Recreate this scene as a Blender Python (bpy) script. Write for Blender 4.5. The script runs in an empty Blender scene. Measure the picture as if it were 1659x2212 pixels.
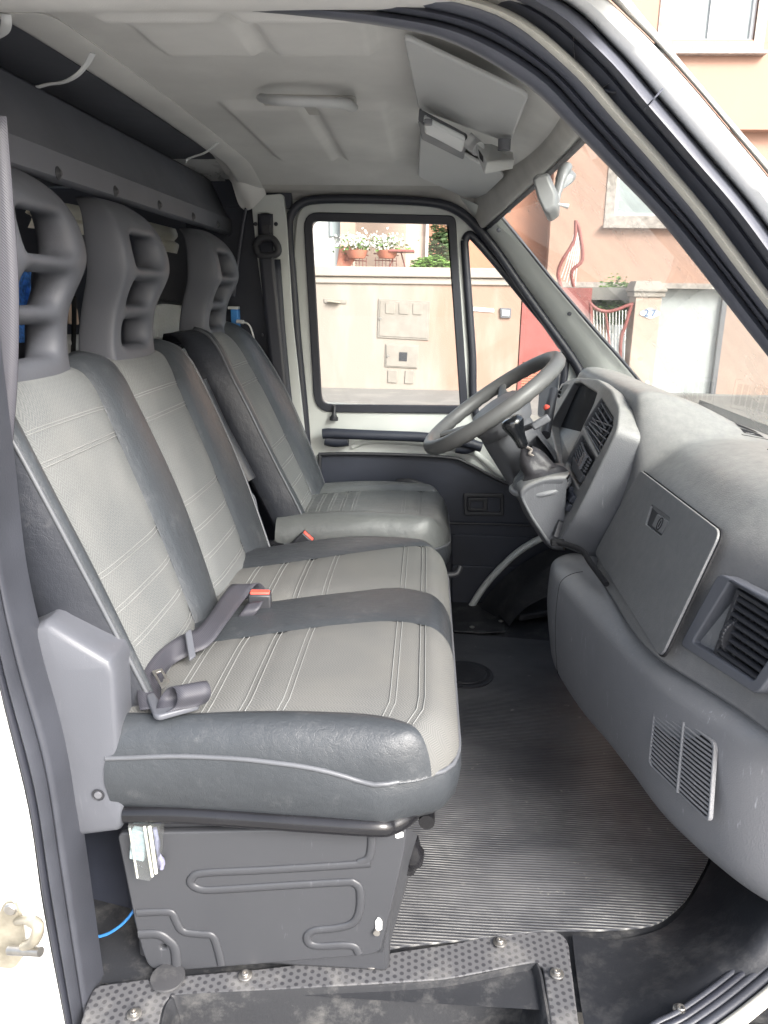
import bpy, bmesh, math, random
from mathutils import Vector, Matrix, noise
random.seed(4)
scene = bpy.context.scene
# ---------------------------------------------------------------- camera
F_PX, W_PX, H_PX = 1660.0, 1659.0, 2212.0
YAW, PITCH, ROLL = math.radians(2.938), math.radians(15.725), 0.015
CAM = Vector((0, 0, 1.0))
_fw = Vector((-math.sin(YAW)*math.cos(PITCH), math.cos(YAW)*math.cos(PITCH), -math.sin(PITCH)))
_r = Vector((math.cos(YAW), math.sin(YAW), 0)); _u = _r.cross(_fw)
_c, _s = math.cos(ROLL), math.sin(ROLL)
CR_, CU_ = _r*_c + _u*_s, -_r*_s + _u*_c
camd = bpy.data.cameras.new("camera"); cam = bpy.data.objects.new("camera", camd)
scene.collection.objects.link(cam); scene.camera = cam
m3 = Matrix((CR_, CU_, -_fw)).transposed()
cam.matrix_world = Matrix.Translation(CAM) @ m3.to_4x4()
camd.sensor_fit = 'HORIZONTAL'; camd.sensor_width = 36; camd.lens = 36*F_PX/W_PX
camd.clip_start = 0.05; camd.clip_end = 500
# ---------------------------------------------------------------- sky, sun, exposure
world = bpy.data.worlds.new("World"); scene.world = world; world.use_nodes = True
wn = world.node_tree; wn.nodes.clear()
sky = wn.nodes.new('ShaderNodeTexSky'); sky.sky_type = 'NISHITA'; sky.sun_disc = False
SUN_EL, SUN_AZ = math.radians(36), math.radians(142)     # azimuth clockwise from +Y
sky.sun_elevation = SUN_EL; sky.sun_rotation = SUN_AZ
sky.air_density = 1.0; sky.dust_density = 4.0; sky.ozone_density = 1.0
hsv = wn.nodes.new('ShaderNodeHueSaturation'); hsv.inputs['Saturation'].default_value = 0.62
bg = wn.nodes.new('ShaderNodeBackground'); bg.inputs['Strength'].default_value = 0.15
wo = wn.nodes.new('ShaderNodeOutputWorld')
wn.links.new(sky.outputs[0], hsv.inputs['Color']); wn.links.new(hsv.outputs[0], bg.inputs['Color']); wn.links.new(bg.outputs[0], wo.inputs['Surface'])
sd = bpy.data.lights.new("sun", 'SUN'); sd.energy = 2.0; sd.angle = math.radians(24); sd.color = (1, .985, .965)
sun = bpy.data.objects.new("sun", sd); scene.collection.objects.link(sun)
sdir = Vector((math.sin(SUN_AZ)*math.cos(SUN_EL), math.cos(SUN_AZ)*math.cos(SUN_EL), math.sin(SUN_EL)))
sun.rotation_euler = (-sdir).to_track_quat('-Z', 'Y').to_euler()
sun.location = sdir*20
scene.view_settings.view_transform = 'Standard'; scene.view_settings.look = 'None'
scene.view_settings.exposure = 1.68; scene.view_settings.gamma = 1; scene.view_settings.use_curve_mapping = False
scene.render.resolution_x = 768; scene.render.resolution_y = 1024
scene.render.engine = 'CYCLES'
scene.cycles.max_bounces = 10; scene.cycles.diffuse_bounces = 6; scene.cycles.transparent_max_bounces = 12

# ---------------------------------------------------------------- geometry helpers
def ray(px, py):
    return _fw + CR_*((px-W_PX/2)/F_PX) - CU_*((py-H_PX/2)/F_PX)
def at(px, py, y=None, x=None, z=None):
    d = ray(px, py)
    if y is not None: t = (y-CAM.y)/d.y
    elif x is not None: t = (x-CAM.x)/d.x
    else: t = (z-CAM.z)/d.z
    return CAM + d*t
def onplane(px, py, P, N):
    d = ray(px, py); P = Vector(P); N = Vector(N)
    return CAM + d*((P-CAM).dot(N)/d.dot(N))
def wloc(o):
    v = Vector((0, 0, 0))
    while o is not None: v += Vector(o.location); o = o.parent
    return v
def empty(name, loc, label, cat, group=None):
    o = bpy.data.objects.new(name, None); scene.collection.objects.link(o); o.location = loc
    o.empty_display_size = .1; o['label'] = label; o['category'] = cat
    if group: o['group'] = group
    return o
def tag(o, label=None, cat=None, group=None, kind=None):
    if label: o['label'] = label
    if cat: o['category'] = cat
    if group: o['group'] = group
    if kind: o['kind'] = kind
    return o
def link(name, me, mat, parent=None, smooth=40):
    o = bpy.data.objects.new(name, me); scene.collection.objects.link(o)
    if parent is not None:
        o.parent = parent; w = wloc(parent); me.transform(Matrix.Translation(-w))
    me.materials.clear()
    for m in (mat if isinstance(mat, (list, tuple)) else [mat]): me.materials.append(m)
    if smooth:
        me.polygons.foreach_set('use_smooth', [True]*len(me.polygons))
        if smooth < 180: me.set_sharp_from_angle(angle=math.radians(smooth))
    me.update()
    return o
def mesh(name, verts, faces, mat, parent=None, smooth=40, sub=0, recalc=True, solid=0, bevel=0, uvs=None):
    me = bpy.data.meshes.new(name); me.from_pydata([tuple(v) for v in verts], [], faces)
    if recalc:
        bm = bmesh.new(); bm.from_mesh(me); bmesh.ops.remove_doubles(bm, verts=bm.verts, dist=1e-6)
        bmesh.ops.recalc_face_normals(bm, faces=bm.faces); bm.to_mesh(me); bm.free()
    o = link(name, me, mat, parent, smooth)
    if solid: md = o.modifiers.new('s', 'SOLIDIFY'); md.thickness = solid; md.offset = 0
    if bevel: md = o.modifiers.new('b', 'BEVEL'); md.width = bevel; md.segments = 2; md.limit_method = 'ANGLE'
    if sub: md = o.modifiers.new('u', 'SUBSURF'); md.levels = sub; md.render_levels = sub
    return o
def merge(lst):
    V, Fs = [], []
    for v, f in lst:
        n = len(V); V += list(v); Fs += [[i+n for i in q] for q in f]
    return V, Fs
def cr1(P, t):   # catmull rom through list at float param
    n = len(P); i = min(int(t), n-2); f = t-i
    p1, p2 = P[i], P[i+1]; p0 = P[i-1] if i > 0 else p1*2-p2; p3 = P[i+2] if i+2 < n else p2*2-p1
    return (p1*2 + (p2-p0)*f + (p0*2-p1*5+p2*4-p3)*f*f + (p1*3-p0-p2*3+p3)*f*f*f)*.5
def cr(P, res):
    P = [Vector(p) for p in P]; n = (len(P)-1)*res
    return [cr1(P, i/res) for i in range(n)] + [P[-1]]
def surf(rows, ru=4, rv=4):
    rows = [cr(r, rv) for r in rows]; cols = list(zip(*rows)); cols = [cr(c, ru) for c in cols]
    return [list(r) for r in zip(*cols)]
def gfaces(rows, closeu=False):
    n, m = len(rows), len(rows[0]); V = [v for r in rows for v in r]; Fc = []
    for i in range(n if closeu else n-1):
        for j in range(m-1):
            a = i*m+j; b = ((i+1) % n)*m+j; Fc.append([a, a+1, b+1, b])
    return V, Fc
def sheet(name, rows, mat, parent=None, ru=4, rv=4, solid=0, smooth=60, flip=False, **k):
    R = surf(rows, ru, rv) if (ru > 1 or rv > 1) else rows
    V, Fc = gfaces(R)
    if flip: Fc = [f[::-1] for f in Fc]
    return mesh(name, V, Fc, mat, parent, smooth=smooth, solid=solid, recalc=False, **k)
def frames(P):
    T = []
    for i in range(len(P)):
        a = P[max(i-1, 0)]; b = P[min(i+1, len(P)-1)]; d = b-a
        T.append(d.normalized() if d.length > 1e-9 else Vector((1, 0, 0)))
    n = T[0].orthogonal().normalized(); N = [n]
    for i in range(1, len(P)):
        n = n - T[i]*n.dot(T[i]); n = n.normalized() if n.length > 1e-6 else T[i].orthogonal().normalized(); N.append(n)
    return T, N
def tubeg(pts, r, res=4, n=10, closed=False, flat=1.0, up=None, cap=True):
    P = cr(pts, res) if res > 1 else [Vector(p) for p in pts]
    T, N = frames(P); V, Fc = [], []; m = len(P)
    for i, p in enumerate(P):
        ri = r if not isinstance(r, (list, tuple)) else r[min(int(i*len(r)/m), len(r)-1)]
        if up is not None:
            nn = Vector(up) - T[i]*Vector(up).dot(T[i]); nn.normalize()
        else: nn = N[i]
        bb = T[i].cross(nn)
        for k in range(n):
            a = 2*math.pi*k/n; V.append(p + nn*math.cos(a)*ri*flat + bb*math.sin(a)*ri)
    for i in range(m-1):
        for k in range(n):
            Fc.append([i*n+k, i*n+(k+1) % n, (i+1)*n+(k+1) % n, (i+1)*n+k])
    if cap: Fc.append(list(range(n))[::-1]); Fc.append([(m-1)*n+k for k in range(n)])
    return V, Fc
def tube(name, pts, r, mat, parent=None, **k):
    V, Fc = tubeg(pts, r, **k); return mesh(name, V, Fc, mat, parent, smooth=50)
def boxg(c, s, R=None):
    c = Vector(c); V = []
    for x in (-.5, .5):
        for y in (-.5, .5):
            for z in (-.5, .5):
                v = Vector((x*s[0], y*s[1], z*s[2])); V.append(c + (R @ v if R else v))
    return V, [[0, 1, 3, 2], [4, 6, 7, 5], [0, 4, 5, 1], [2, 3, 7, 6], [0, 2, 6, 4], [1, 5, 7, 3]]
def box(name, c, s, mat, parent=None, R=None, bevel=.003, sub=0):
    V, Fc = boxg(c, s, R); return mesh(name, V, Fc, mat, parent, smooth=35, bevel=bevel, sub=sub)
def latheg(prof, O, A, n=32):
    O = Vector(O); A = Vector(A).normalized(); U = A.orthogonal().normalized(); Vv = A.cross(U); V, Fc = [], []
    for (r, h) in prof:
        for k in range(n):
            a = 2*math.pi*k/n; V.append(O + A*h + (U*math.cos(a)+Vv*math.sin(a))*r)
    m = len(prof)
    for i in range(m-1):
        for k in range(n): Fc.append([i*n+k, i*n+(k+1) % n, (i+1)*n+(k+1) % n, (i+1)*n+k])
    Fc.append(list(range(n))[::-1]); Fc.append([(m-1)*n+k for k in range(n)])
    return V, Fc
def lathe(name, prof, O, A, mat, parent=None, n=32, smooth=40):
    V, Fc = latheg(prof, O, A, n); return mesh(name, V, Fc, mat, parent, smooth=smooth)
def rnd(P, r, n=5):
    P = [Vector((p[0], p[1])) for p in P]; out = []; m = len(P)
    for i in range(m):
        a, b, c = P[i-1], P[i], P[(i+1) % m]
        ri = r[i] if isinstance(r, (list, tuple)) else r
        if ri <= 0: out.append(b); continue
        da, dc = (a-b), (c-b); t = min(ri, da.length*.48, dc.length*.48)
        s, e = b+da.normalized()*t, b+dc.normalized()*t
        for k in range(n+1):
            f = k/n; out.append(s*(1-f)**2 + b*2*f*(1-f) + e*f*f)
    return out
def plateg(outer, holes, O, U, V, depth, bevel=0.002, res=2):
    """flat plate with holes: outline in (U,V) coordinates, front face at O, thickness behind along -UxV"""
    cu = bpy.data.curves.new('c', 'CURVE'); cu.dimensions = '2D'; cu.fill_mode = 'BOTH'
    for L in [outer]+list(holes):
        sp = cu.splines.new('POLY'); sp.points.add(len(L)-1)
        for i, p in enumerate(L): sp.points[i].co = (p[0], p[1], 0, 1)
        sp.use_cyclic_u = True
    cu.extrude = max(depth/2-bevel, 1e-5); cu.bevel_depth = bevel; cu.bevel_resolution = res; cu.offset = -bevel
    ob = bpy.data.objects.new('c', cu); me = bpy.data.meshes.new_from_object(ob)
    U = Vector(U).normalized(); V = Vector(V).normalized(); Nn = U.cross(V)
    M = Matrix((U, V, Nn)).transposed().to_4x4(); O = Vector(O) - Nn*depth/2
    me.transform(Matrix.Translation(O) @ M); bpy.data.objects.remove(ob); bpy.data.curves.remove(cu)
    return me
def plate(name, outer, holes, O, U, V, depth, mat, parent=None, bevel=.002, smooth=35, res=2):
    return link(name, plateg(outer, holes, O, U, V, depth, bevel, res), mat, parent, smooth)
class Plane:
    """plane basis; px(x,y) gives 2-D coordinates of the picture point on it"""
    def __init__(s, O, U, V):
        s.O = Vector(O); s.U = Vector(U).normalized(); V = Vector(V); s.V = (V - s.U*V.dot(s.U)).normalized(); s.N = s.U.cross(s.V)
    def px(s, x, y):
        p = onplane(x, y, s.O, s.N)-s.O; return (p.dot(s.U), p.dot(s.V))
    def P(s, u, v, h=0): return s.O + s.U*u + s.V*v + s.N*h
    def plate(s, name, pts, holes, depth, mat, parent=None, r=0.0, hr=None, h=0, bevel=.002, raw=False, **k):
        f = (lambda L, rr: rnd(L if raw else [s.px(*p) for p in L], rr) if rr else (L if raw else [s.px(*p) for p in L]))
        return plate(name, f(pts, r), [f(q, hr if hr is not None else r) for q in holes], s.O+s.N*h, s.U, s.V, depth, mat, parent, bevel, **k)
def ribbon(name, pts, wid, up, mat, parent=None, th=.0015, res=5):
    """webbing: flat band following pts, width direction given per point"""
    P = cr(pts, res); Wd = cr([Vector(w) for w in up], res); rows = []
    R = [[p - w.normalized()*wid/2 + w.normalized()*wid*k/4 for k in range(5)] for p, w in zip(P, Wd)]
    V, Fc = gfaces(R); return mesh(name, V, Fc, mat, parent, smooth=60, solid=th, recalc=False)
def copytree(o, parent=None, off=None):
    c = o.copy(); scene.collection.objects.link(c)
    if parent is not None: c.parent = parent
    if off is not None: c.location = Vector(o.location)+Vector(off)
    for ch in list(o.children): copytree(ch, c)
    return c
def lerp(tab, t):
    if t <= tab[0][0]: return tab[0][1]
    for (a, va), (b, vb) in zip(tab, tab[1:]):
        if t <= b: return va + (vb-va)*(t-a)/(b-a)
    return tab[-1][1]
def sstep(a, b, x):
    t = max(0, min(1, (x-a)/(b-a))); return t*t*(3-2*t)

# ---------------------------------------------------------------- materials
class NT:
    def __init__(s, name):
        s.m = bpy.data.materials.new(name); s.m.use_nodes = True; s.t = s.m.node_tree; s.b = s.t.nodes['Principled BSDF']
        s.tc = s.t.nodes.new('ShaderNodeNewGeometry')
    def n(s, typ, **kw):
        x = s.t.nodes.new(typ)
        for k, v in kw.items():
            if k in x.inputs: x.inputs[k].default_value = v
            else: setattr(x, k, v)
        return x
    def l(s, a, b): s.t.links.new(a, b)
    def mapping(s, scale=(1, 1, 1), rot=(0, 0, 0)):
        mp = s.n('ShaderNodeMapping'); mp.inputs['Scale'].default_value = scale; mp.inputs['Rotation'].default_value = rot
        s.l(s.tc.outputs['Position'], mp.inputs['Vector']); return mp.outputs[0]
    def noise(s, scale, detail=4, vec=None, rough=.55):
        x = s.n('ShaderNodeTexNoise', Scale=scale, Detail=detail, Roughness=rough); s.l(vec or s.tc.outputs['Position'], x.inputs['Vector']); return x.outputs['Fac']
    def ramp(s, fac, stops):
        r = s.n('ShaderNodeValToRGB'); e = r.color_ramp.elements
        while len(e) < len(stops): e.new(.5)
        for el, (p, c) in zip(e, stops):
            el.position = p; el.color = c if len(c) == 4 else (*c, 1)
        s.l(fac, r.inputs[0]); return r.outputs[0]
    def mix(s, a, b, fac, mode='MIX'):
        x = s.n('ShaderNodeMix', data_type='RGBA', blend_type=mode)
        for sock, v in ((x.inputs[6], a), (x.inputs[7], b), (x.inputs[0], fac)):
            if isinstance(v, bpy.types.NodeSocket): s.l(v, sock)
            else: sock.default_value = (*v, 1) if isinstance(v, tuple) and len(v) == 3 else v
        return x.outputs[2]
    def math(s, op, a, b=0, c=0):
        x = s.n('ShaderNodeMath', operation=op)
        for i, v in enumerate((a, b, c)):
            if isinstance(v, bpy.types.NodeSocket): s.l(v, x.inputs[i])
            else: x.inputs[i].default_value = v
        return x.outputs[0]
    def bump(s, h, strength=.3, dist=.001, prev=None):
        x = s.n('ShaderNodeBump', Strength=strength, Distance=dist); s.l(h, x.inputs['Height'])
        if prev: s.l(prev, x.inputs['Normal'])
        return x.outputs[0]
    def fin(s, col=None, rough=None, nrm=None, **kw):
        for sock, v in (('Base Color', col), ('Roughness', rough), ('Normal', nrm)):
            if v is None: continue
            if isinstance(v, bpy.types.NodeSocket): s.l(v, s.b.inputs[sock])
            else: s.b.inputs[sock].default_value = (*v, 1) if isinstance(v, tuple) else v
        for k, v in kw.items(): s.b.inputs[k.replace('_', ' ')].default_value = v
        return s.m
def simple(name, col, rough=.5, var=.12, grain=0, gs=600, metallic=0, vs=6, spec=.5, coat=0):
    t = NT(name); f = t.noise(vs, 5)
    c = t.ramp(f, [(.3, tuple(x*(1-var) for x in col)), (.7, tuple(min(1, x*(1+var)) for x in col))])
    nr = t.bump(t.noise(gs, 2), grain, .0006) if grain else None
    rr = t.math('MULTIPLY_ADD', t.noise(vs*4, 4), .2, rough-.1)
    m = t.fin(c, rr, nr, Metallic=metallic); t.b.inputs['Specular IOR Level'].default_value = spec
    if coat: t.b.inputs['Coat Weight'].default_value = coat; t.b.inputs['Coat Roughness'].default_value = .15
    return m
def mk_leather(name, col, rough=.42):
    t = NT(name)
    v = t.n('ShaderNodeTexVoronoi', feature='DISTANCE_TO_EDGE', Scale=420); t.l(t.tc.outputs['Position'], v.inputs['Vector'])
    h = t.math('MINIMUM', t.math('MULTIPLY', v.outputs['Distance'], 6), 1)
    wr = t.n('ShaderNodeTexVoronoi', feature='DISTANCE_TO_EDGE', Scale=75)
    mpv = t.n('ShaderNodeMixRGB'); mpv.inputs[0].default_value = .06
    ns = t.n('ShaderNodeTexNoise', Scale=30, Detail=4); t.l(t.tc.outputs['Position'], ns.inputs['Vector'])
    t.l(t.tc.outputs['Position'], mpv.inputs[1]); t.l(ns.outputs['Color'], mpv.inputs[2]); t.l(mpv.outputs[0], wr.inputs['Vector'])
    w2 = t.math('MINIMUM', t.math('MULTIPLY', wr.outputs['Distance'], 9), 1)
    b1 = t.bump(w2, .16, .0008); b1 = t.bump(t.noise(14, 3), .45, .008, b1); b1 = t.bump(t.ramp(t.noise(1, 5, t.mapping((14, 60, 14))), [(.45, (0, 0, 0)), (.55, (1, 1, 1))]), .12, .002, b1); nb = t.bump(h, .22, .0006, b1)
    c = t.mix(tuple(x*.8 for x in col), tuple(x*1.2 for x in col), t.noise(5, 5))
    c = t.mix(c, (.25, .25, .25), t.ramp(t.noise(22, 8, rough=.7), [(.58, (0, 0, 0)), (.8, (.22, .22, .22))]))
    return t.fin(c, t.math('MULTIPLY_ADD', t.noise(9, 5), .22, rough-.1), nb)
def mk_fabric(name, c1, c2, rot=(0, 0, 0), dirt=(.2, .19, .17), per=.009, zk=1):
    """herringbone weave, zig-zag along two world directions"""
    t = NT(name); sep = t.n('ShaderNodeSeparateXYZ'); t.l(t.mapping(rot=rot), sep.inputs[0]); X, Y = sep.outputs[0], sep.outputs[1]
    zig = t.math('PINGPONG', Y, per)                       # columns across the seat
    s = t.math('SINE', t.math('MULTIPLY', t.math('ADD', t.math('SUBTRACT', X, t.math('MULTIPLY', sep.outputs[2], zk)), t.math('MULTIPLY', zig, .9)), 2*math.pi/.0046))
    f = t.math('MULTIPLY_ADD', s, .5, .5)
    c = t.mix(c1, c2, f); c = t.mix(c, dirt, t.ramp(t.noise(6, 6), [(.45, (0, 0, 0)), (.75, (.45, .45, .45))]))
    c = t.mix(c, (.5, .5, .48), t.ramp(t.noise(60, 8, rough=.75), [(.68, (0, 0, 0)), (.82, (.35, .35, .35))]))
    nb = t.bump(f, .25, .0007, t.bump(t.noise(1200, 2), .3, .0005))
    nb = t.bump(t.noise(16, 3), .3, .004, nb)
    return t.fin(c, .88, nb, Specular_IOR_Level=.25)
def mk_plastic(name, col, rough=.5, scuff=.5, grain=.25, gs=700, dust=0.0):
    t = NT(name)
    c = t.mix(tuple(x*.88 for x in col), tuple(x*1.12 for x in col), t.noise(4, 5))
    sc = t.ramp(t.noise(1, 8, t.mapping((160, 160, 18)), .7), [(.60, (0, 0, 0)), (.70, (scuff, scuff, scuff))])
    msk = t.ramp(t.noise(9, 4), [(.5, (0, 0, 0)), (.62, (1, 1, 1))])
    c = t.mix(c, tuple(min(1, x*2.3+.05) for x in col), t.math('MULTIPLY', sc, msk))
    if dust:  # upward faces paler: dust plus painted-in brightness of the dash top
        up = t.n('ShaderNodeSeparateXYZ'); t.l(t.tc.outputs['Normal'], up.inputs[0])
        d = t.math('MULTIPLY', t.math('MAXIMUM', up.outputs[2], 0), t.math('MULTIPLY', t.math('MULTIPLY_ADD', t.noise(55, 9, rough=.75), .7, t.math('MULTIPLY', t.noise(3, 3), .3)), dust*1.5))
        c = t.mix(c, (.42, .41, .38), d)
    g = t.n('ShaderNodeTexVoronoi', Scale=gs); t.l(t.tc.outputs['Position'], g.inputs['Vector'])
    nb = t.bump(g.outputs['Distance'], grain, .0006, t.bump(t.noise(20, 3), .1, .004))
    return t.fin(c, t.math('MULTIPLY_ADD', t.noise(15, 6), .25, rough-.12), nb)
def mk_glass(name, tint=(1, 1, 1), refl=1.0, rough=0.0, dirt=.03):
    t = NT(name); tr = t.n('ShaderNodeBsdfTransparent'); tr.inputs[0].default_value = (*tint, 1)
    gl = t.n('ShaderNodeBsdfGlossy', Roughness=rough); df = t.n('ShaderNodeBsdfDiffuse'); df.inputs[0].default_value = (.75, .74, .72, 1)
    lw = t.n('ShaderNodeLayerWeight', Blend=.5); fz = t.math('MULTIPLY_ADD', t.math('POWER', lw.outputs['Facing'], 5), .96, .04); m1 = t.n('ShaderNodeMixShader'); m2 = t.n('ShaderNodeMixShader')
    t.l(t.math('MULTIPLY', fz, refl), m1.inputs[0]); t.l(tr.outputs[0], m1.inputs[1]); t.l(gl.outputs[0], m1.inputs[2])
    sp = t.ramp(t.noise(55, 9, rough=.8), [(.66, (0, 0, 0)), (.80, (1, 1, 1))])
    d = t.math('MULTIPLY_ADD', sp, .12, t.math('MULTIPLY', t.noise(7, 5), dirt))
    t.l(d, m2.inputs[0]); t.l(m1.outputs[0], m2.inputs[1]); t.l(df.outputs[0], m2.inputs[2])
    t.l(m2.outputs[0], t.t.nodes['Material Output'].inputs['Surface']); return t.m
def mk_plaster(name, col, stain=.25, scale=1.2):
    t = NT(name); c = t.mix(tuple(x*.93 for x in col), tuple(min(1, x*1.05) for x in col), t.noise(scale, 6))
    st = t.ramp(t.noise(1, 7, t.mapping((2.2, 2.2, .5))), [(.5, (0, 0, 0)), (.8, (stain, stain, stain))])
    c = t.mix(c, (.42, .38, .33), st)
    return t.fin(c, .9, t.bump(t.noise(60, 5), .35, .006))
M = {}
M['leather'] = mk_leather('seat_leather', (.042, .047, .053), .38)
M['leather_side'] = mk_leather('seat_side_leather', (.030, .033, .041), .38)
M['leather_drv'] = mk_leather('driver_leather', (.10, .105, .104), .34)
M['fabric_back'] = mk_fabric('herringbone_back', (.112, .118, .119), (.168, .175, .175), rot=(0, math.radians(68), 0), dirt=(.22, .22, .21), zk=0)
M['fabric_seat'] = mk_fabric('herringbone_seat', (.108, .11, .107), (.158, .158, .152), dirt=(.17, .165, .15))
M['stitch'] = simple('stitch_thread', (.225, .23, .225), .85)
M['stitch_dk'] = simple('dark_thread', (.10, .10, .105), .8)
M['piping'] = simple('piping_vinyl', (.10, .105, .115), .35)
M['dash'] = mk_plastic('dashboard_plastic', (.10, .103, .113), .44, dust=.8, grain=.5, gs=450, scuff=.7)
M['bolster'] = mk_plastic('lower_dash_plastic', (.165, .168, .180), .46, scuff=.8, dust=.3, grain=.45, gs=450)
M['dark_pl'] = mk_plastic('dark_plastic', (.03, .031, .036), .45, scuff=.2)
M['grey_pl'] = mk_plastic('grey_plastic', (.13, .133, .145), .5, scuff=.3)
M['cover_pl'] = mk_plastic('seat_cover_plastic', (.095, .10, .115), .42, scuff=.15, gs=900)
M['head'] = mk_plastic('headrest_foam', (.085, .09, .105), .55, scuff=.05, gs=900, grain=.35)
M['black'] = simple('black_void', (.006, .006, .008), .8)
M['rubber'] = simple('seal_rubber', (.028, .030, .040), .42, grain=.25, gs=400)
M['seal'] = simple('door_seal_rubber', (.082, .087, .108), .40, grain=.3, gs=500, var=.25)
M['paint'] = simple('interior_paint', (.60, .62, .595), .36, var=.05, coat=.3)
M['white_paint'] = simple('white_body_paint', (.74, .745, .735), .28, var=.07, vs=3, coat=.5)
M['seal2'] = simple('pillar_gasket_rubber', (.046, .049, .060), .42, grain=.4, gs=350, var=.25)
M['cream'] = simple('sealed_edge_paint', (.62, .60, .53), .45, var=.15)
M['liner'] = simple('roof_liner_felt', (.63, .62, .60), .9, var=.10, grain=.6, gs=500, vs=5)
M['liner_dk'] = simple('header_vinyl', (.46, .445, .42), .7, var=.15, grain=.4, gs=300, vs=9)
M['visor'] = simple('visor_vinyl', (.47, .475, .475), .6, var=.05, grain=.3, gs=500)
M['mirror_pl'] = simple('mirror_plastic', (.22, .225, .23), .4, var=.05)
M['light_pl'] = simple('pale_plastic', (.55, .56, .56), .35, var=.05)
M['navy'] = simple('vinyl_door_card', (.028, .032, .046), .5, var=.2, grain=.5, gs=400)
M['metal'] = simple('bolt_steel', (.45, .43, .40), .35, metallic=.9, var=.2, vs=60)
M['blackmetal'] = simple('black_gloss_steel', (.012, .012, .014), .22, var=.3)
M['boxpaint'] = mk_plastic('seat_box_paint', (.048, .050, .056), .42, scuff=.5, grain=.08)
M['belt'] = None
M['red'] = simple('red_button', (.75, .10, .07), .35, var=.05)
def mk_belt(name, col):
    t = NT(name); sx = t.n('ShaderNodeTexWave', Scale=160, Distortion=0); sx.bands_direction = 'DIAGONAL'; t.l(t.tc.outputs['Position'], sx.inputs['Vector'])
    c = t.mix(col, tuple(x*1.35 for x in col), sx.outputs['Fac'])
    return t.fin(c, .55, t.bump(sx.outputs['Fac'], .4, .0006))
M['belt'] = mk_belt('belt_webbing', (.040, .040, .049))
def mk_floor():
    t = NT('ribbed_rubber'); sep = t.n('ShaderNodeSeparateXYZ'); t.l(t.tc.outputs['Position'], sep.inputs[0])
    yy = t.math('ADD', sep.outputs[1], t.math('MULTIPLY', t.noise(2.5, 2), .012))
    s = t.math('SINE', t.math('MULTIPLY', yy, 2*math.pi/.0062)); rib = t.math('MULTIPLY_ADD', s, .5, .5)
    nearm = t.ramp(sep.outputs[1], [(.0, (1, 1, 1)), (1.0, (1, 1, 1))])
    big = t.noise(3.2, 7, rough=.6); fine = t.noise(1, 6, t.mapping((30, 220, 10)), .7)
    dirtm = t.ramp(big, [(.44, (0, 0, 0)), (.68, (1, 1, 1))])
    near = t.n('ShaderNodeMapRange'); t.l(sep.outputs[1], near.inputs[0]); near.inputs[1].default_value = 1.9; near.inputs[2].default_value = 1.0
    dust = t.math('MULTIPLY', t.math('MULTIPLY_ADD', near.outputs[0], 1.1, .25), t.math('MULTIPLY_ADD', dirtm, .8, .22))
    groove = t.math('MULTIPLY', t.math('POWER', rib, 2.0), dust)
    groove = t.math('MULTIPLY', groove, t.ramp(fine, [(.3, (.25, .25, .25)), (.62, (1, 1, 1))]))
    c = t.mix((.034, .036, .043), (.46, .455, .43), groove)
    c = t.mix(c, (.16, .16, .165), t.math('MULTIPLY', t.ramp(t.noise(1, 6, t.mapping((2.5, 7, 3)), .6), [(.42, (0, 0, 0)), (.7, (1, 1, 1))]), .45))
    c = t.mix(c, (.5, .48, .42), t.ramp(t.noise(28, 8, rough=.75), [(.63, (0, 0, 0)), (.74, (.6, .6, .6))]))
    return t.fin(c, t.math('MULTIPLY_ADD', t.noise(5, 6), .34, .24), t.bump(rib, .55, .0016, t.bump(t.noise(6, 4), .35, .01)))
M['floor'] = mk_floor()
def mk_rubbermat(name, col, dust=.3):
    t = NT(name); c = t.mix(col, tuple(x*1.5 for x in col), t.noise(5, 6))
    c = t.mix(c, (.34, .33, .31), t.ramp(t.noise(14, 9, rough=.75), [(.50, (0, 0, 0)), (.78, (dust, dust, dust))]))
    return t.fin(c, t.math('MULTIPLY_ADD', t.noise(11, 6), .3, .36), t.bump(t.noise(220, 4), .35, .0012, t.bump(t.noise(9, 4), .3, .008)))
M['mat'] = mk_rubbermat('worn_rubber', (.022, .023, .026), .35)
M['matdark'] = mk_rubbermat('dark_rubber', (.014, .015, .018), .15)
def mk_hex():
    t = NT('dimpled_tread'); sep = t.n('ShaderNodeSeparateXYZ'); t.l(t.tc.outputs['Position'], sep.inputs[0]); X, Y = sep.outputs[0], sep.outputs[1]
    k = 2*math.pi/.0105
    a = t.math('COSINE', t.math('MULTIPLY', X, k))
    b = t.math('COSINE', t.math('MULTIPLY', t.math('ADD', t.math('MULTIPLY', X, .5), t.math('MULTIPLY', Y, .866)), k))
    c_ = t.math('COSINE', t.math('MULTIPLY', t.math('ADD', t.math('MULTIPLY', X, -.5), t.math('MULTIPLY', Y, .866)), k))
    h = t.math('ADD', t.math('ADD', a, b), c_)
    hole = t.n('ShaderNodeMapRange'); t.l(h, hole.inputs[0]); hole.inputs[1].default_value = .2; hole.inputs[2].default_value = 1.3
    c = t.mix((.105, .105, .11), (.045, .045, .05), hole.outputs[0])
    c = t.mix(c, (.34, .33, .31), t.ramp(t.noise(15, 8, rough=.7), [(.5, (0, 0, 0)), (.75, (.5, .5, .5))]))
    return t.fin(c, t.math('MULTIPLY_ADD', t.noise(30, 4), .25, .35), t.bump(hole.outputs[0], -.8, .003))
M['hex'] = mk_hex()
M['glass'] = mk_glass('window_glass', (.93, .96, .95), 1.0, dirt=.02)
M['ws'] = mk_glass('windshield_glass', (.86, .90, .88), .8, dirt=.46)  # dirt set high to paint a pale veil into the glass
M['clear'] = mk_glass('clear_acrylic', (.82, .86, .87), 1.6, dirt=.10)

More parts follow.
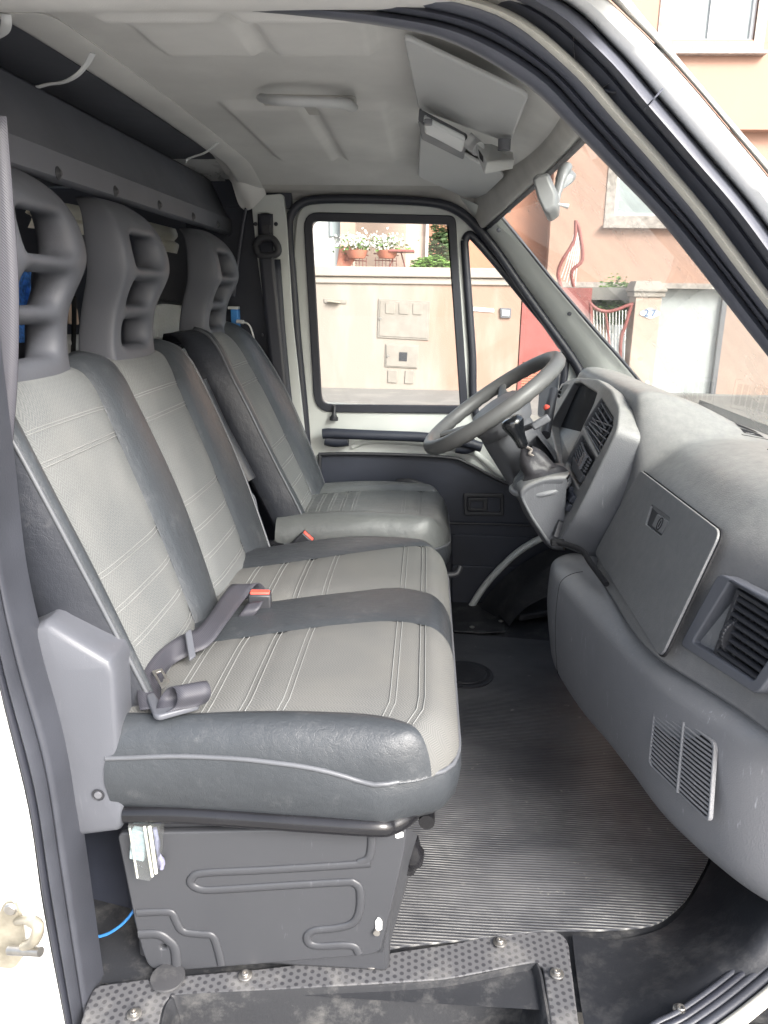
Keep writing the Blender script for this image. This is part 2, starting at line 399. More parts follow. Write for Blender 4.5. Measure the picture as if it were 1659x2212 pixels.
# ================================================================ VAN SHELL
van = empty('van_body', (0, 1.65, 0), 'white van cab shell seen through its open passenger doorway, with grey roof lining', 'van')
# ---- floor pan below the mat
sheet('floor_pan', [[Vector((x, y, -.006)) for y in (.90, 1.6, 2.46)] for x in (-.62, .2, 1.05)], M['mat'], van, 1, 1, flip=True)
# ---- roof lining with raised pads
def roofz(x, y):
    z = 1.352
    z -= .045*sstep(1.15, .92, y)**1.3 + .042*sstep(2.20, 2.50, y)**1.2
    z -= .055*sstep(.05, .30, x)
    z -= .012*((y-1.65)/.75)**2
    pads = [(-.405, -.255, 1.0, 1.275), (-.238, -.085, 1.0, 1.275), (-.405, -.245, 1.60, 2.17), (-.228, -.085, 1.60, 2.17)]
    for (a, b, c, d) in pads:
        m = sstep(a-.010, a+.014, x)*sstep(b+.010, b-.014, x)*sstep(c-.012, c+.02, y)*sstep(d+.012, d-.02, y)
        z -= .013*m
    return z
NXr, NYr = 110, 150
rows = [[Vector((x, y, roofz(x, y))) for y in [.90+1.62*j/NYr for j in range(NYr+1)]] for x in [-.50+.74*i/NXr for i in range(NXr+1)]]
sheet('roof_liner', rows, M['liner'], van, 1, 1, smooth=180)
# rear roof strip (beam) and its lip
rows = []
for y in [.88+1.62*j/40 for j in range(41)]:
    e = .075*sstep(2.25, 2.5, y)
    z = roofz(-.5, y)
    rows.append([Vector((-.498, y, z)), Vector((-.502, y, z-.004)), Vector((-.556, y, z-.006)), Vector((-.566, y, z-.001)), Vector((-.574, y, z+.018)), Vector((-.60, y, z+.022))])
sheet('rear_roof_strip', rows, M['liner'], van, 1, 2, flip=True)
# windshield header: rolled trim from roof to glass
HD = [(.90, .215, 1.150), (1.05, .232, 1.215), (1.3, .262, 1.262), (1.65, .275, 1.278), (2.0, .262, 1.262), (2.25, .235, 1.222), (2.46, .205, 1.165)]
def hdx(y): return lerp([(a, b) for a, b, c in HD], y), lerp([(a, c) for a, b, c in HD], y)
GX = [(y, at(*p, y=y)) for y, p in ((2.42, (1083, 466)), (2.0, (1128, 416)), (1.62, (1232, 300)))]
def hpt(y):
    # header line (x,z) with y, mirror symmetric about 1.65
    d = abs(y-1.65); x = .262 - .10*(d/.8)**2; z = 1.288 - .075*(d/.8)**2.2
    return x, z
rows = []
for j in range(31):
    y = .90+1.58*j/30; x, z = hpt(y); rz = roofz(.235, y)
    rows.append([Vector((min(.236, x-.035), y, roofz(min(.236, x-.035), y)+.002)), Vector((x-.03, y, rz-.012)), Vector((x-.012, y, z-.012)), Vector((x+.006, y, z-.008)), Vector((x+.02, y, z+.004))])
sheet('header_trim', rows, M['liner_dk'], van, 1, 3, flip=True)
rows = []
for j in range(31):
    y = .90+1.58*j/30; x, z = hpt(y)
    rows.append([Vector((x+.002, y, z-.0135)), Vector((x+.014, y, z-.016)), Vector((x+.022, y, z-.006))])
sheet('windshield_seal', rows, M['rubber'], van, 1, 2, solid=.003)
# far roof side wall above the door
def upside(y0, z0): pass
sideP = [((470, 352), (500, 372), (520, 430), (545, 470)), ]
rows = []
for k in range(25):
    x = -.56+.78*k/24
    zt = roofz(max(-.5, min(x, .24)), 2.44)
    zb = 1.281 - .115*sstep(.00, .24, x)
    rows.append([Vector((x, 2.40, roofz(max(-.5, min(x, .24)), 2.40)+.001)), Vector((x, 2.44, max(zt-.004, zb+.012))), Vector((x, 2.468, zb+.012)), Vector((x, 2.480, zb+.004)), Vector((x, 2.492, zb-.004))])
sheet('side_roof_trim', rows, M['liner_dk'], van, 1, 3)
for p in ((684, 406), (808, 406)):
    c = at(*p, y=2.484); lathe('trim_button', [(.0, .0), (.016, 0), (.017, -.004), (.013, -.007), (.006, -.0085)], c, (0, 1, 0), M['liner_dk'], van)
# ---- upper exterior roof skin (keeps the sky out)
sheet('roof_panel', [[Vector((x, y, 1.42-.10*((y-1.65)/.85)**4-.08*sstep(0, .34, x))) for y in [.80+1.72*j/16 for j in range(17)]] for x in (-2.7, -.6, -.2, 0, .12, .19)], M['white_paint'], van, 1, 1, solid=.006)
# ---- far door ring: seal around the far doorway
FY = 2.47
PF = Plane((0, FY, .6), (1, 0, 0), (0, 0, 1))
seal_px = [(669, 1075), (663, 960), (655, 860), (643, 740), (632, 600), (624, 500), (630, 462), (655, 437), (705, 430), (820, 431), (930, 437), (985, 452), (1028, 487), (1075, 545), (1130, 625), (1185, 702), (1225, 757), (1252, 800), (1270, 850), (1276, 900)]
tube('door_seal', [at(x, y, y=2.462) for x, y in seal_px], .013, M['rubber'], van, n=12, res=6)
tube('door_seal', [at(x-5, y+4, y=2.478) for x, y in seal_px], .007, M['seal'], van, n=10, res=6)
# lower part of the doorway edge: painted arc over the wheel arch
arc = [(1000, 1352), (1012, 1322), (1040, 1275), (1078, 1230), (1125, 1188), (1180, 1158), (1240, 1140)]
tube('door_sill_edge', [at(x, y, y=2.44) for x, y in arc], .0115, M['paint'], van, n=12, res=6)
# ---- far A pillar (painted, between door seal and windshield)
apl = [(975, 418), (1048, 500), (1110, 590), (1165, 665), (1215, 735), (1252, 790), (1275, 850), (1282, 905)]
apr = [(1083, 468), (1132, 528), (1183, 592), (1236, 655), (1290, 718), (1345, 780), (1400, 845), (1440, 890)]
rows = []
for (a, b) in zip(apl, apr):
    A = at(*a, y=2.475); B = at(*b, y=2.40)
    mid = (A+B)/2 + Vector((0, -.018, 0))
    rows.append([A+Vector((-.02, .02, 0)), A, A*.8+B*.2+Vector((0, -.014, 0)), mid, A*.2+B*.8+Vector((0, -.010, 0)), B, B+Vector((.01, .03, 0))])
sheet('a_pillar_trim', rows, M['paint'], van, 5, 3)
tube('windshield_seal', [at(x, y, y=2.388) for x, y in apr], .005, M['rubber'], van, res=5)
for p in ((1077, 497), (1230, 678), (1330, 816), (1398, 826)):
    c = at(*p, y=2.405 if p[0] < 1390 else 2.39); lathe('trim_bolt', [(0, 0), (.0062, 0), (.0062, -.004), (.003, -.005)], c+Vector((0, .002, 0)), (0, 1, 0), M['rubber'] if p[0] < 1390 else M['light_pl'], van, n=14)
# ---- far B pillar trim with belt slot
bx = [(541, 424), (611, 418), (619, 480), (633, 700), (655, 900), (672, 1075), (640, 1075), (585, 770), (556, 560)]
PB = Plane((0, 2.44, .6), (1, 0, 0), (0, 0, 1))
PB.plate('b_pillar_trim', bx, [[(561, 460), (583, 460), (585, 560), (563, 560)]], .03, M['paint'], van, r=.012, hr=.008)
mesh('b_pillar', *merge([boxg((-.60, 2.49, .85), (.30, .03, 1.4)), boxg((-.52, 2.475, 1.30), (.2, .02, .1))]), M['navy'], van)
for p in ((552, 484), (596, 484), (608, 725), (613, 724), (565, 724)):
    c = at(*p, y=2.438); lathe('trim_bolt', [(0, 0), (.006, 0), (.006, -.004), (.003, -.005)], c+Vector((0, .003, 0)), (0, 1, 0), M['rubber'], van, n=14)
# corner cover where roof strip meets the pillar
rows = [[at(505, 330, y=2.36), at(548, 345, y=2.38), at(560, 372, y=2.41), at(575, 420, y=2.44)],
        [at(488, 345, y=2.34), at(515, 375, y=2.36), at(535, 410, y=2.40), at(545, 450, y=2.43)],
        [at(487, 352, y=2.38), at(502, 400, y=2.40), at(515, 440, y=2.43), at(528, 455, y=2.45)]]
sheet('corner_trim', rows, M['liner'], van, 5, 5, flip=True)
# ---- bulkhead panel behind the seats
BX = -.62
rows = []
for y in (.90, 1.3, 1.7, 2.1, 2.46):
    rows.append([Vector((-.70, y, 1.345)), Vector((-.665, y, 1.325)), Vector((-.640, y, 1.275)), Vector((-.622, y, 1.235)), Vector((-.612, y, 1.222)), Vector((-.606, y, 1.215)), Vector((-.606, y, 1.178)), Vector((-.616, y, 1.170))])
bulk = sheet('bulkhead_panel', rows, M['navy'], van, 1, 1, solid=.003, smooth=25)
M['bulk'] = simple('bulkhead_sheet', (.115, .12, .14), .55, var=.12, grain=.2, gs=300)
bulk.data.materials[0] = M['bulk']
for p in ((125, 374), (249, 413), (344, 443), (417, 468), (470, 485)):
    c = at(*p, x=-.605); lathe('bolt', [(0, .006), (.004, .006), (.007, .003), (.0105, .001), (.0105, 0)][::-1], c, (1, 0, 0), M['dark_pl'], van, n=16)
# white ties hanging from the rear roof strip
def tie(px):
    P = [at(x, y, y=yy) for x, y, yy in px]
    return P
tie_specs = [([(12, 30, .965), (14, 48, .97), (8, 68, .985), (-14, 82, 1.0)], 'thick white cable tie at the near end of the roof edge, top left corner', .006),
             ([(200, 115, 1.13), (188, 138, 1.14), (165, 163, 1.15), (135, 178, 1.17), (105, 182, 1.18), (82, 188, 1.19)], 'white strap hanging from the rear roof edge between the other two', .0045),
             ([(470, 308, 1.80), (455, 322, 1.81), (438, 332, 1.82), (420, 338, 1.83), (405, 344, 1.84), (401, 353, 1.84)], 'small white strap hanging from the roof edge nearest the driver side pillar', .0045)]
for px, lab, r in tie_specs:
    V, Fc = tubeg(tie(px), r, flat=.35, up=(0, 0, 1)); o = mesh('roof_strap', V, Fc, M['light_pl'], None, smooth=50)
    tag(o, lab, 'strap', 'white straps hanging from the roof edge')
# ---- near doorway frame: lofted bands (seal, crease, ribbed gasket, sealed edge, door seal, white pillar, gutter)
E = {
 'e0': [(-140, 40), (0, 24), (200, 13), (401, 18), (602, 30), (832, 58), (985, 97), (1143, 190), (1234, 278), (1330, 377), (1417, 467), (1503, 572), (1659, 771), (1760, 895)],
 'e1': [(-140, 22), (0, 8), (200, -2), (401, 2), (602, 8), (832, 26), (1010, 64), (1165, 150), (1267, 255), (1362, 360), (1457, 462), (1545, 568), (1700, 770), (1800, 895)],
 'e2': [(-140, -34), (0, -46), (200, -56), (401, -52), (602, -44), (860, -18), (1075, 32), (1225, 145), (1325, 255), (1420, 362), (1512, 472), (1600, 590), (1740, 770), (1840, 895)],
 'e3': [(-140, -46), (0, -58), (200, -68), (401, -64), (602, -56), (880, -32), (1098, 22), (1246, 135), (1346, 245), (1441, 352), (1534, 464), (1622, 582), (1760, 765), (1860, 890)],
 'e4': [(-140, -58), (0, -70), (200, -80), (401, -76), (620, -70), (910, -48), (1140, 12), (1285, 125), (1385, 238), (1480, 348), (1572, 455), (1659, 572), (1790, 755), (1890, 880)],
 'e5': [(-140, -90), (0, -104), (200, -116), (401, -112), (640, -104), (960, -80), (1200, -6), (1325, 100), (1432, 222), (1528, 334), (1620, 442), (1700, 550), (1840, 745), (1930, 860)],
 'e6': [(-140, -190), (0, -204), (200, -210), (401, -206), (680, -200), (1010, -170), (1235, -60), (1370, 52), (1478, 165), (1580, 285), (1670, 395), (1750, 510), (1890, 700), (1990, 830)],
 'e7': [(-140, -230), (0, -240), (200, -250), (401, -246), (680, -240), (1060, -200), (1290, -70), (1405, 52), (1500, 165), (1602, 285), (1698, 395), (1780, 500), (1920, 690), (2020, 820)],
}
M['trimg'] = simple('faded_trim', (.36, .35, .335), .5, var=.1)
def eb(k, y, lean=.045):
    out = []
    for (px, py) in E[k]:
        yy = y + lean*(1 - sstep(0, 300, py))*.4
        out.append(at(px, py, y=yy))
    return out
def loftbands(name, seq, mat, ru=5, **k):
    """seq: list of (edge a, edge b, fraction, depth y, bulge)"""
    cols = [cr([ (Vector(p)*(1-f) + Vector(q)*f) for p, q in zip(eb(a, y), eb(b, y))], ru) for (a, b, f, y) in seq]
    return mesh(name, *gfaces(cols), mat, van, smooth=60, recalc=False, **k)
loftbands('doorway_gasket', [('e0', 'e1', 0, 1.01), ('e0', 'e1', 0, .975), ('e0', 'e1', .04, .955), ('e0', 'e1', .30, .940), ('e0', 'e1', .65, .934), ('e0', 'e1', .92, .940), ('e0', 'e1', 1, .952)], M['seal'])
loftbands('pillar_cover', [('e1', 'e2', 0, .953), ('e1', 'e2', .05, .937), ('e1', 'e2', .3, .918), ('e1', 'e2', .45, .925), ('e1', 'e2', .55, .912), ('e1', 'e2', .8, .90), ('e1', 'e2', .97, .898), ('e1', 'e2', 1, .91)], M['seal'])
loftbands('flange_edge', [('e2', 'e3', -.1, .905), ('e2', 'e3', 0, .885), ('e2', 'e3', .5, .876), ('e2', 'e3', 1, .885), ('e2', 'e3', 1.1, .905)], M['cream'])
loftbands('door_frame_seal', [('e3', 'e4', .0, .91), ('e3', 'e4', .4, .898), ('e3', 'e4', .8, .89), ('e4', 'e5', 0, .895), ('e4', 'e5', .12, .868), ('e4', 'e5', .4, .848), ('e4', 'e5', .7, .85), ('e4', 'e5', .95, .872), ('e4', 'e5', 1, .895)], M['seal'])
loftbands('windshield_pillar', [('e5', 'e6', -.05, .90), ('e5', 'e6', 0, .884), ('e5', 'e6', .04, .868), ('e5', 'e6', .12, .857), ('e5', 'e6', .28, .849), ('e5', 'e6', .5, .844), ('e5', 'e6', .8, .846), ('e5', 'e6', .97, .862), ('e5', 'e6', 1, .90)], M['white_paint'])
loftbands('rain_gutter', [('e6', 'e7', .1, .90), ('e6', 'e7', .15, .868), ('e6', 'e7', .5, .858), ('e6', 'e7', .9, .866), ('e6', 'e7', 1.0, .90)], M['trimg'])
# joint line across the painted pillar
tube('panel_joint', [at(1392, 236, y=.860), at(1410, 216, y=.841), at(1432, 192, y=.846)], .0009, M['seal'], van, res=4, n=6)
# near B pillar
L = {
 'a': [(-40, 1180), (-40, 1330), (0, 1472), (64, 1741), (96, 1957), (144, 2212), (165, 2350)],
 'b': [(-12, 1150), (0, 1229), (38, 1389), (102, 1613), (138, 1850), (171, 2037), (195, 2212), (215, 2350)]}
def lb(pts, y): return [at(px, py, y=y) for px, py in pts]
A_ = cr([at(x, y, y=.852) for x, y in [(-135, -60), (-128, 300), (-100, 700), (-60, 1000), (-38, 1250), (0, 1472), (64, 1741), (96, 1957), (144, 2212), (168, 2360)]], 6)
B_ = cr([at(x, y, y=.862) for x, y in [(-100, -60), (-92, 300), (-62, 700), (-24, 1000), (5, 1240), (46, 1420), (108, 1640), (146, 1880), (195, 2212), (222, 2360)]], 6)
for nm, s0, s1, mt, dy in (('pillar_gasket', 0, .38, 'rubber', -.014), ('pillar_gasket', .38, .72, 'seal2', -.020), ('pillar_gasket', .72, 1.0, 'seal2', -.006)):
    cols = []
    for f in (0, .1, .3, .5, .7, .9, 1):
        g = s0+(s1-s0)*f; h = math.sin(math.pi*f)**.6
        cols.append([a*(1-g)+b*g + Vector((0, dy*h+.004, 0)) for a, b in zip(A_, B_)])
    cols = [[v+Vector((0, .02, 0)) for v in cols[0]]]+cols+[[v+Vector((0.002, .05, 0)) for v in cols[-1]]]
    mesh(nm, *gfaces(cols), M[mt], van, smooth=70, recalc=False)
rows = [[a + Vector((-k*.05, 0, 0)) + Vector((0, -.004-.006*(k > 0)+(.012 if k > 3 else 0), 0)) for a in A_] for k in (0, .06, .5, 1, 2, 4, 6)]
mesh('side_panel', *gfaces(rows), M['white_paint'], van, smooth=70, recalc=False)
mesh('side_panel', *gfaces([[Vector((-.78, .845, z)) for z in (-.6, 1.42)], [Vector((-2.7, .845, z)) for z in (-.6, 1.42)]]), M['white_paint'], van, recalc=False, solid=.01)
# inner side of the B pillar, behind the bench
mesh('b_pillar', *merge([boxg((-.64, .90, .55), (.22, .03, 1.9))]), M['bulk'], van)
# striker latch on the near pillar
st = Plane((0, .838, 0), (1, 0, 0), (0, 0, 1))
lt = empty('door_striker', at(40, 1960, y=.838), 'brass door striker with steel pin bolted to the white pillar edge', 'latch')
M['brass'] = simple('zinc_yellow', (.40, .365, .29), .35, metallic=.5, var=.25, vs=40)
st.plate('striker_plate', [(8, 1950), (30, 1945), (48, 1985), (55, 2060), (30, 2095), (-12, 2090), (-10, 1990)], [], .005, M['brass'], lt, r=.01, bevel=.0015)
tube('striker_bar', [at(38, 1990, y=.836), at(62, 1988, y=.815), at(82, 2000, y=.805), at(75, 2030, y=.805), at(52, 2045, y=.815)], [.006, .008, .008, .007], M['brass'], lt)
tube('striker_pin', [at(20, 2052, y=.818), at(88, 2056, y=.806)], .0065, M['metal'], lt, res=1, n=16)
lathe('screw', [(0, 0), (.009, 0), (.009, .003), (.007, .005), (.0, .005)], at(24, 1962, y=.834), (0, -1, 0), M['metal'], lt, n=18)
mesh('door_jamb', [at(x, y, y=2.498) for x, y in ((596, 425), (668, 425), (668, 470), (652, 520), (700, 1090), (640, 1090))], [[0, 1, 2, 3, 4, 5]], M['paint'], van, smooth=0, recalc=False)
# ---- glass
glw = []
for k in range(13):
    y = .93+1.49*k/12; x, z = hpt(y)
    d = abs(y-1.65)/.8
    bxx = .735-.05*d*d; bz = .715-.012*d*d
    top = Vector((x+.012, y, z-.004)); bot = Vector((bxx+.01, y, bz-.01))
    glw.append([top, top*.66+bot*.34+Vector((.008, 0, .016)), top*.33+bot*.67+Vector((.008, 0, .016)), bot])
sheet('windshield', glw, M['ws'], van, 3, 6, smooth=180)
# dotted shade band at the mirror foot
# ---- sill: dimpled tread plate with step well
PZ = Plane((0, 0, .004), (1, 0, 0), (0, 1, 0))
tread = [(205, 2128), (330, 2112), (560, 2092), (820, 2060), (960, 2040), (1090, 2016), (1205, 2010), (1227, 2030), (1262, 2300), (1196, 2300), (1190, 2212), (1172, 2085), (1150, 2079), (960, 2116), (700, 2132), (372, 2150), (352, 2172), (330, 2300), (150, 2300), (185, 2170)]
PZ.plate('tread_plate', tread, [], .008, M['hex'], van, r=.012, bevel=.003)
# border around plate
rim = [(372, 2152), (700, 2134), (960, 2118), (1150, 2082), (1168, 2090), (1186, 2212), (1192, 2300)]
R0 = [at(x, y, z=.005) for x, y in [(330, 2300), (345, 2200), (362, 2158), (400, 2148), (700, 2133), (960, 2117), (1140, 2083), (1166, 2086), (1180, 2150), (1190, 2212), (1196, 2300)]]
R0 = cr(R0, 5); ctr = Vector((-.07, .86, 0))
rows = []
for dz, sc in ((.003, 1.0), (.006, .985), (.002, .97), (-.02, .955), (-.10, .90), (-.20, .86)):
    rows.append([Vector((ctr.x+(p.x-ctr.x)*sc, ctr.y+(p.y-ctr.y)*(sc if dz > -.05 else sc*.9), dz)) for p in R0])
mesh('step_well', *gfaces(rows), M['mat'], van, smooth=70, recalc=False)
mesh('step_tread', [(-.42, .68, -.2), (.25, .68, -.2), (.25, .98, -.2), (-.42, .98, -.2)], [[0, 1, 2, 3]], M['mat'], van, smooth=0, recalc=False)
mesh('sill_skin', [(-.55, .80, -.62), (.62, .80, -.62), (.62, .80, -.2), (-.55, .80, -.2)], [[0, 1, 2, 3]], M['white_paint'], van, smooth=0, recalc=False)
bolt0 = None
for i, p in enumerate([(530, 2108), (803, 2082), (1080, 2036), (1203, 2104), (290, 2192), (1470, 2183)]):
    c = at(*p, z=.009 if i < 5 else .05)
    b = lathe('bolt', [(.0105, 0), (.0105, .0015), (.009, .0025), (.006, .0028), (.006, .006), (.005, .0072), (.0028, .0072), (.0025, .004), (0, .004)], c, (0, 0, 1), M['metal'], van, n=18)
M['plugm'] = mk_rubbermat('dusty_plug', (.045, .045, .048), .3)
lathe('plug', [(.026, 0), (.025, .0025), (.022, .003), (0, .003)], at(362, 2112, z=.008), (0, 0, 1), M['plugm'], van)
# raised rubber ledge right of the tread plate and door sill seal
rows = [[at(1236, 2020, z=.004), at(1245, 2100, z=.006), at(1262, 2212, z=.008), at(1290, 2330, z=.0)],
        [at(1330, 2030, z=.002), at(1340, 2110, z=.008), at(1350, 2200, z=.016), at(1370, 2330, z=.0)],
        [at(1440, 2000, z=.004), at(1460, 2070, z=.03), at(1470, 2150, z=.045), at(1440, 2260, z=.03)],
        [at(1500, 1930, z=.008), at(1560, 1990, z=.06), at(1590, 2050, z=.075), at(1560, 2160, z=.05)],
        [at(1545, 1845, z=.02), at(1610, 1900, z=.10), at(1680, 1960, z=.13), at(1720, 2040, z=.10)],
        [at(1590, 1780, z=.04), at(1680, 1820, z=.14), at(1760, 1880, z=.18), at(1820, 1960, z=.16)]]
sheet('wheel_arch_liner', rows, M['matdark'], van, 7, 7)
sl = [(1330, 2320), (1400, 2225), (1470, 2185), (1560, 2120), (1659, 2035), (1760, 1930)]
for k, (dx, dy, r, m) in enumerate(((0, 0, .005, 'seal2'), (10, 13, .006, 'rubber'), (21, 27, .006, 'seal2'), (34, 43, .007, 'seal2'), (54, 68, .010, 'cream'))):
    tube('sill_gasket', [at(x+dx, y+dy, z=.03+.05*i/5) for i, (x, y) in enumerate(sl)], r, M[m], van, n=10, res=6)
# far side: sill plate, wheel arch
PZ.plate('tread_plate', [(975, 1345), (1040, 1342), (1092, 1348), (1092, 1363), (1040, 1366), (975, 1362)], [], .006, M['mat'], van, r=.006)
for p in ((1020, 1355), (1082, 1342)): lathe('bolt', [(.008, 0), (.008, .002), (.004, .004), (0, .004)], at(*p, z=.008), (0, 0, 1), M['metal'], van, n=14)
rows = [[at(1020, 1335, y=2.43), at(1050, 1290, y=2.42), at(1092, 1245, y=2.42), at(1140, 1210, y=2.42), at(1200, 1180, y=2.42), at(1280, 1160, y=2.42)],
        [at(1060, 1338, y=2.36), at(1080, 1300, y=2.35), at(1118, 1262, y=2.35), at(1160, 1228, y=2.35), at(1210, 1200, y=2.35), at(1290, 1175, y=2.35)],
        [at(1078, 1330, y=2.33), at(1100, 1300, y=2.30), at(1130, 1275, y=2.30), at(1170, 1245, y=2.30), at(1215, 1225, y=2.3), at(1290, 1205, y=2.3)],
        [at(1100, 1352, y=2.25), at(1118, 1330, y=2.25), at(1140, 1310, y=2.25), at(1180, 1290, y=2.25), at(1220, 1280, y=2.25), at(1290, 1275, y=2.25)]]
sheet('wheel_arch_liner', rows, M['matdark'], van, 6, 6)
# footwell front wall and firewall
mesh('firewall', *gfaces([[Vector((x, y, z)) for y in (.98, 2.47)] for x, z in ((.50, -.004), (.70, .004), (.82, .15), (.86, .7))]), M['matdark'], van, smooth=60, recalc=False)
PZ.plate('foot_rest', [(1100, 1300), (1150, 1265), (1210, 1250), (1260, 1290), (1230, 1330), (1120, 1350)], [], .02, M['matdark'], van, r=.02, h=.03, bevel=.006)
plate('fender', [(.80, -.62), (1.45, -.62), (1.45, -.3), (1.40, .38), (1.1, .55), (.76, .68), (.70, .72), (.66, .70), (.72, .40), (.72, 0)], [], (0, .80, 0), (1, 0, 0), (0, 0, 1), .02, M['white_paint'], van, .004)
# hidden shell pieces that keep the cab closed
M['bulk'] = M.get('bulk') or M['navy']
mesh('cargo_ceiling', *boxg((-1.74, 1.66, 1.378), (2.27, 1.7, .02)), M['bulk'], van)
mesh('cargo_wall', *merge([boxg((-1.9, 2.54, .4), (2.4, .02, 2.1)), boxg((-2.95, 1.65, .4), (.02, 1.8, 2.1)), boxg((-1.8, 1.65, -.05), (2.4, 1.8, .03))]), M['bulk'], van)
mesh('lower_body', *merge([boxg((.2, 2.56, -.2), (1.9, .02, .45))]), M['white_paint'], van)
mesh('bonnet', *gfaces([[Vector((x, y, z)) for y in (.82, 1.65, 2.48)] for x, z in ((.755, .69), (1.1, .55), (1.4, .38), (1.45, -.3))]), M['white_paint'], van, smooth=60, recalc=False)
# ================================================================ DRIVER DOOR
door = empty('driver_door', (0, 2.5, 0), 'closed driver side door with big window, navy vinyl door card and pale painted frame', 'door')
PD = Plane((0, 2.485, .6), (1, 0, 0), (0, 0, 1))
outer = [(640, 465), (655, 442), (705, 436), (930, 442), (990, 462), (1035, 500), (1075, 555), (1130, 635), (1185, 712), (1240, 790), (1262, 850), (1290, 960), (1300, 1140), (1180, 1165), (1080, 1232), (1040, 1278), (995, 1360), (668, 1420), (668, 1075), (655, 880), (640, 700), (632, 560)]
win = [(672, 474), (974, 482), (1000, 884), (692, 870)]
tri = [(1006, 512), (1014, 508), (1212, 745), (1216, 800), (1190, 925), (1032, 893)]
PD.plate('door_frame', outer, [win, tri], .03, M['paint'], door, r=.03, hr=.035, bevel=.006)
def ring(name, pts, inset, depth, h, mat, rr):
    o2 = rnd([PD.px(*p) for p in pts], rr)
    cx = sum(p.x for p in o2)/len(o2); cy = sum(p.y for p in o2)/len(o2)
    n = len(o2); inn = []
    for i in range(n):
        a, b, c = o2[i-1], o2[i], o2[(i+1) % n]; t = (c-a).normalized(); nn = Vector((-t.y, t.x))
        if nn.dot(Vector((cx, cy))-b) < 0: nn = -nn
        inn.append(b+nn*inset)
    return plate(name, o2, [inn], PD.O+PD.N*h, PD.U, PD.V, depth, mat, door, .003)
# PD.N points to -y? make sure trims sit proud towards the cab
sgn = 1 if PD.N.y < 0 else -1
ring('window_seal', [(655, 458), (984, 466), (1012, 893), (680, 890)], .026, .014, .008*sgn, M['rubber'], [.05, .02, .015, .06])
tri_c = [(1004, 520), (1012, 508), (1026, 516), (1080, 578), (1150, 664), (1214, 742), (1221, 770), (1216, 830), (1198, 930), (1110, 920), (1031, 900), (1020, 760), (1010, 620), (1004, 535), (1004, 520)]
tube('window_seal', [at(x, y, y=2.482) for x, y in tri_c], .0125, M['rubber'], door, n=10, res=5)
gme = [at(x, y, y=2.492) for x, y in [(650, 455), (990, 462), (1015, 900), (670, 895)]]
mesh('window_glass', gme, [[0, 1, 2, 3]], M['glass'], door, smooth=0, recalc=False)
gme = [at(x, y, y=2.494) for x, y in [(1000, 490), (1030, 500), (1235, 750), (1235, 815), (1210, 960), (1020, 905)]]
mesh('quarter_glass', gme, [[0, 1, 2, 3, 4, 5]], M['glass'], door, smooth=0, recalc=False)
# vinyl card
card = [(690, 983), (700, 978), (965, 985), (1010, 998), (1060, 1025), (1110, 1046), (1180, 1052), (1300, 1052), (1310, 1400), (700, 1420)]
PD.plate('door_card', card, [], .02, M['navy'], door, r=.02, h=.014*sgn, bevel=.005)
tube('card_rim', [at(x, y, y=2.462) for x, y in [(692, 1060), (691, 990), (700, 981), (820, 981), (965, 988), (1010, 1001), (1060, 1028), (1110, 1049), (1180, 1055)]], .006, M['dark_pl'], door, res=6)
PD.plate('lower_panel', [(975, 1150), (1190, 1158), (1190, 1215), (1100, 1260), (975, 1350)], [], .014, M['navy'], door, r=.012, h=.020*sgn, bevel=.004)
PD.plate('door_pocket', [(975, 1216), (1140, 1219), (1020, 1345), (975, 1350)], [], .012, M['navy'], door, r=.008, h=.026*sgn, bevel=.004)
tube('crease', [at(x, y, y=2.458) for x, y in [(960, 1130), (1060, 1132), (1170, 1136)]], .004, M['dark_pl'], door, res=3)
# embossed step in the painted frame under the window
tube('painted_rib', [at(x, y, y=2.483) for x, y in [(760, 965), (800, 953), (900, 957), (1010, 975), (1040, 990), (1075, 1020), (1110, 1035)]], .010, M['paint'], door, res=6, n=12)
# armrest / pull
arm = [at(x, y, y=2.44) for x, y in [(697, 937), (715, 936), (780, 939), (860, 942), (920, 945), (1000, 955), (1040, 966)]]
V, Fc = tubeg(arm, .0165, n=14, res=6); a1 = (V, Fc)
V2 = tubeg([at(x, y, y=2.455) for x, y in [(703, 948), (725, 952), (752, 950)]], .021, n=14, res=5)
V3 = tubeg([at(x, y, y=2.455) for x, y in [(1030, 958), (1008, 968), (985, 966)]], .019, n=14, res=5)
mesh('armrest', *merge([a1, V2, V3]), M['navy'], door, smooth=60)
# lock knob
lathe('lock_knob', [(.014, 0), (.014, .010), (.010, .014), (.0065, .02), (.006, .045), (.004, .048), (0, .048)], at(721, 908, y=2.47), (.05, 0, 1), M['dark_pl'], door, n=20)
# release handle in its recess
PD.plate('handle_bezel', [(1000, 1062), (1087, 1063), (1087, 1111), (1002, 1110)], [[(1008, 1070), (1079, 1071), (1079, 1103), (1009, 1102)]], .014, M['dark_pl'], door, r=.008, h=.024*sgn, bevel=.003)
PD.plate('handle_lever', [(1010, 1072), (1052, 1073), (1052, 1101), (1010, 1100)], [[(1016, 1079), (1042, 1080), (1042, 1095), (1016, 1094)]], .010, M['dark_pl'], door, r=.004, h=.022*sgn, bevel=.002)
# window winder
wd = [at(858, 1043, y=2.43), at(880, 1040, y=2.425), at(905, 1046, y=2.42), at(930, 1056, y=2.42)]
tube('winder_handle', wd, [.012, .011, .010, .009], M['dark_pl'], door, res=5, n=12, flat=.7, up=(0, 1, 0))
lathe('winder_boss', [(.02, 0), (.018, .02), (.012, .028), (0, .028)], at(872, 1046, y=2.46), (0, -1, 0), M['dark_pl'], door, n=20)
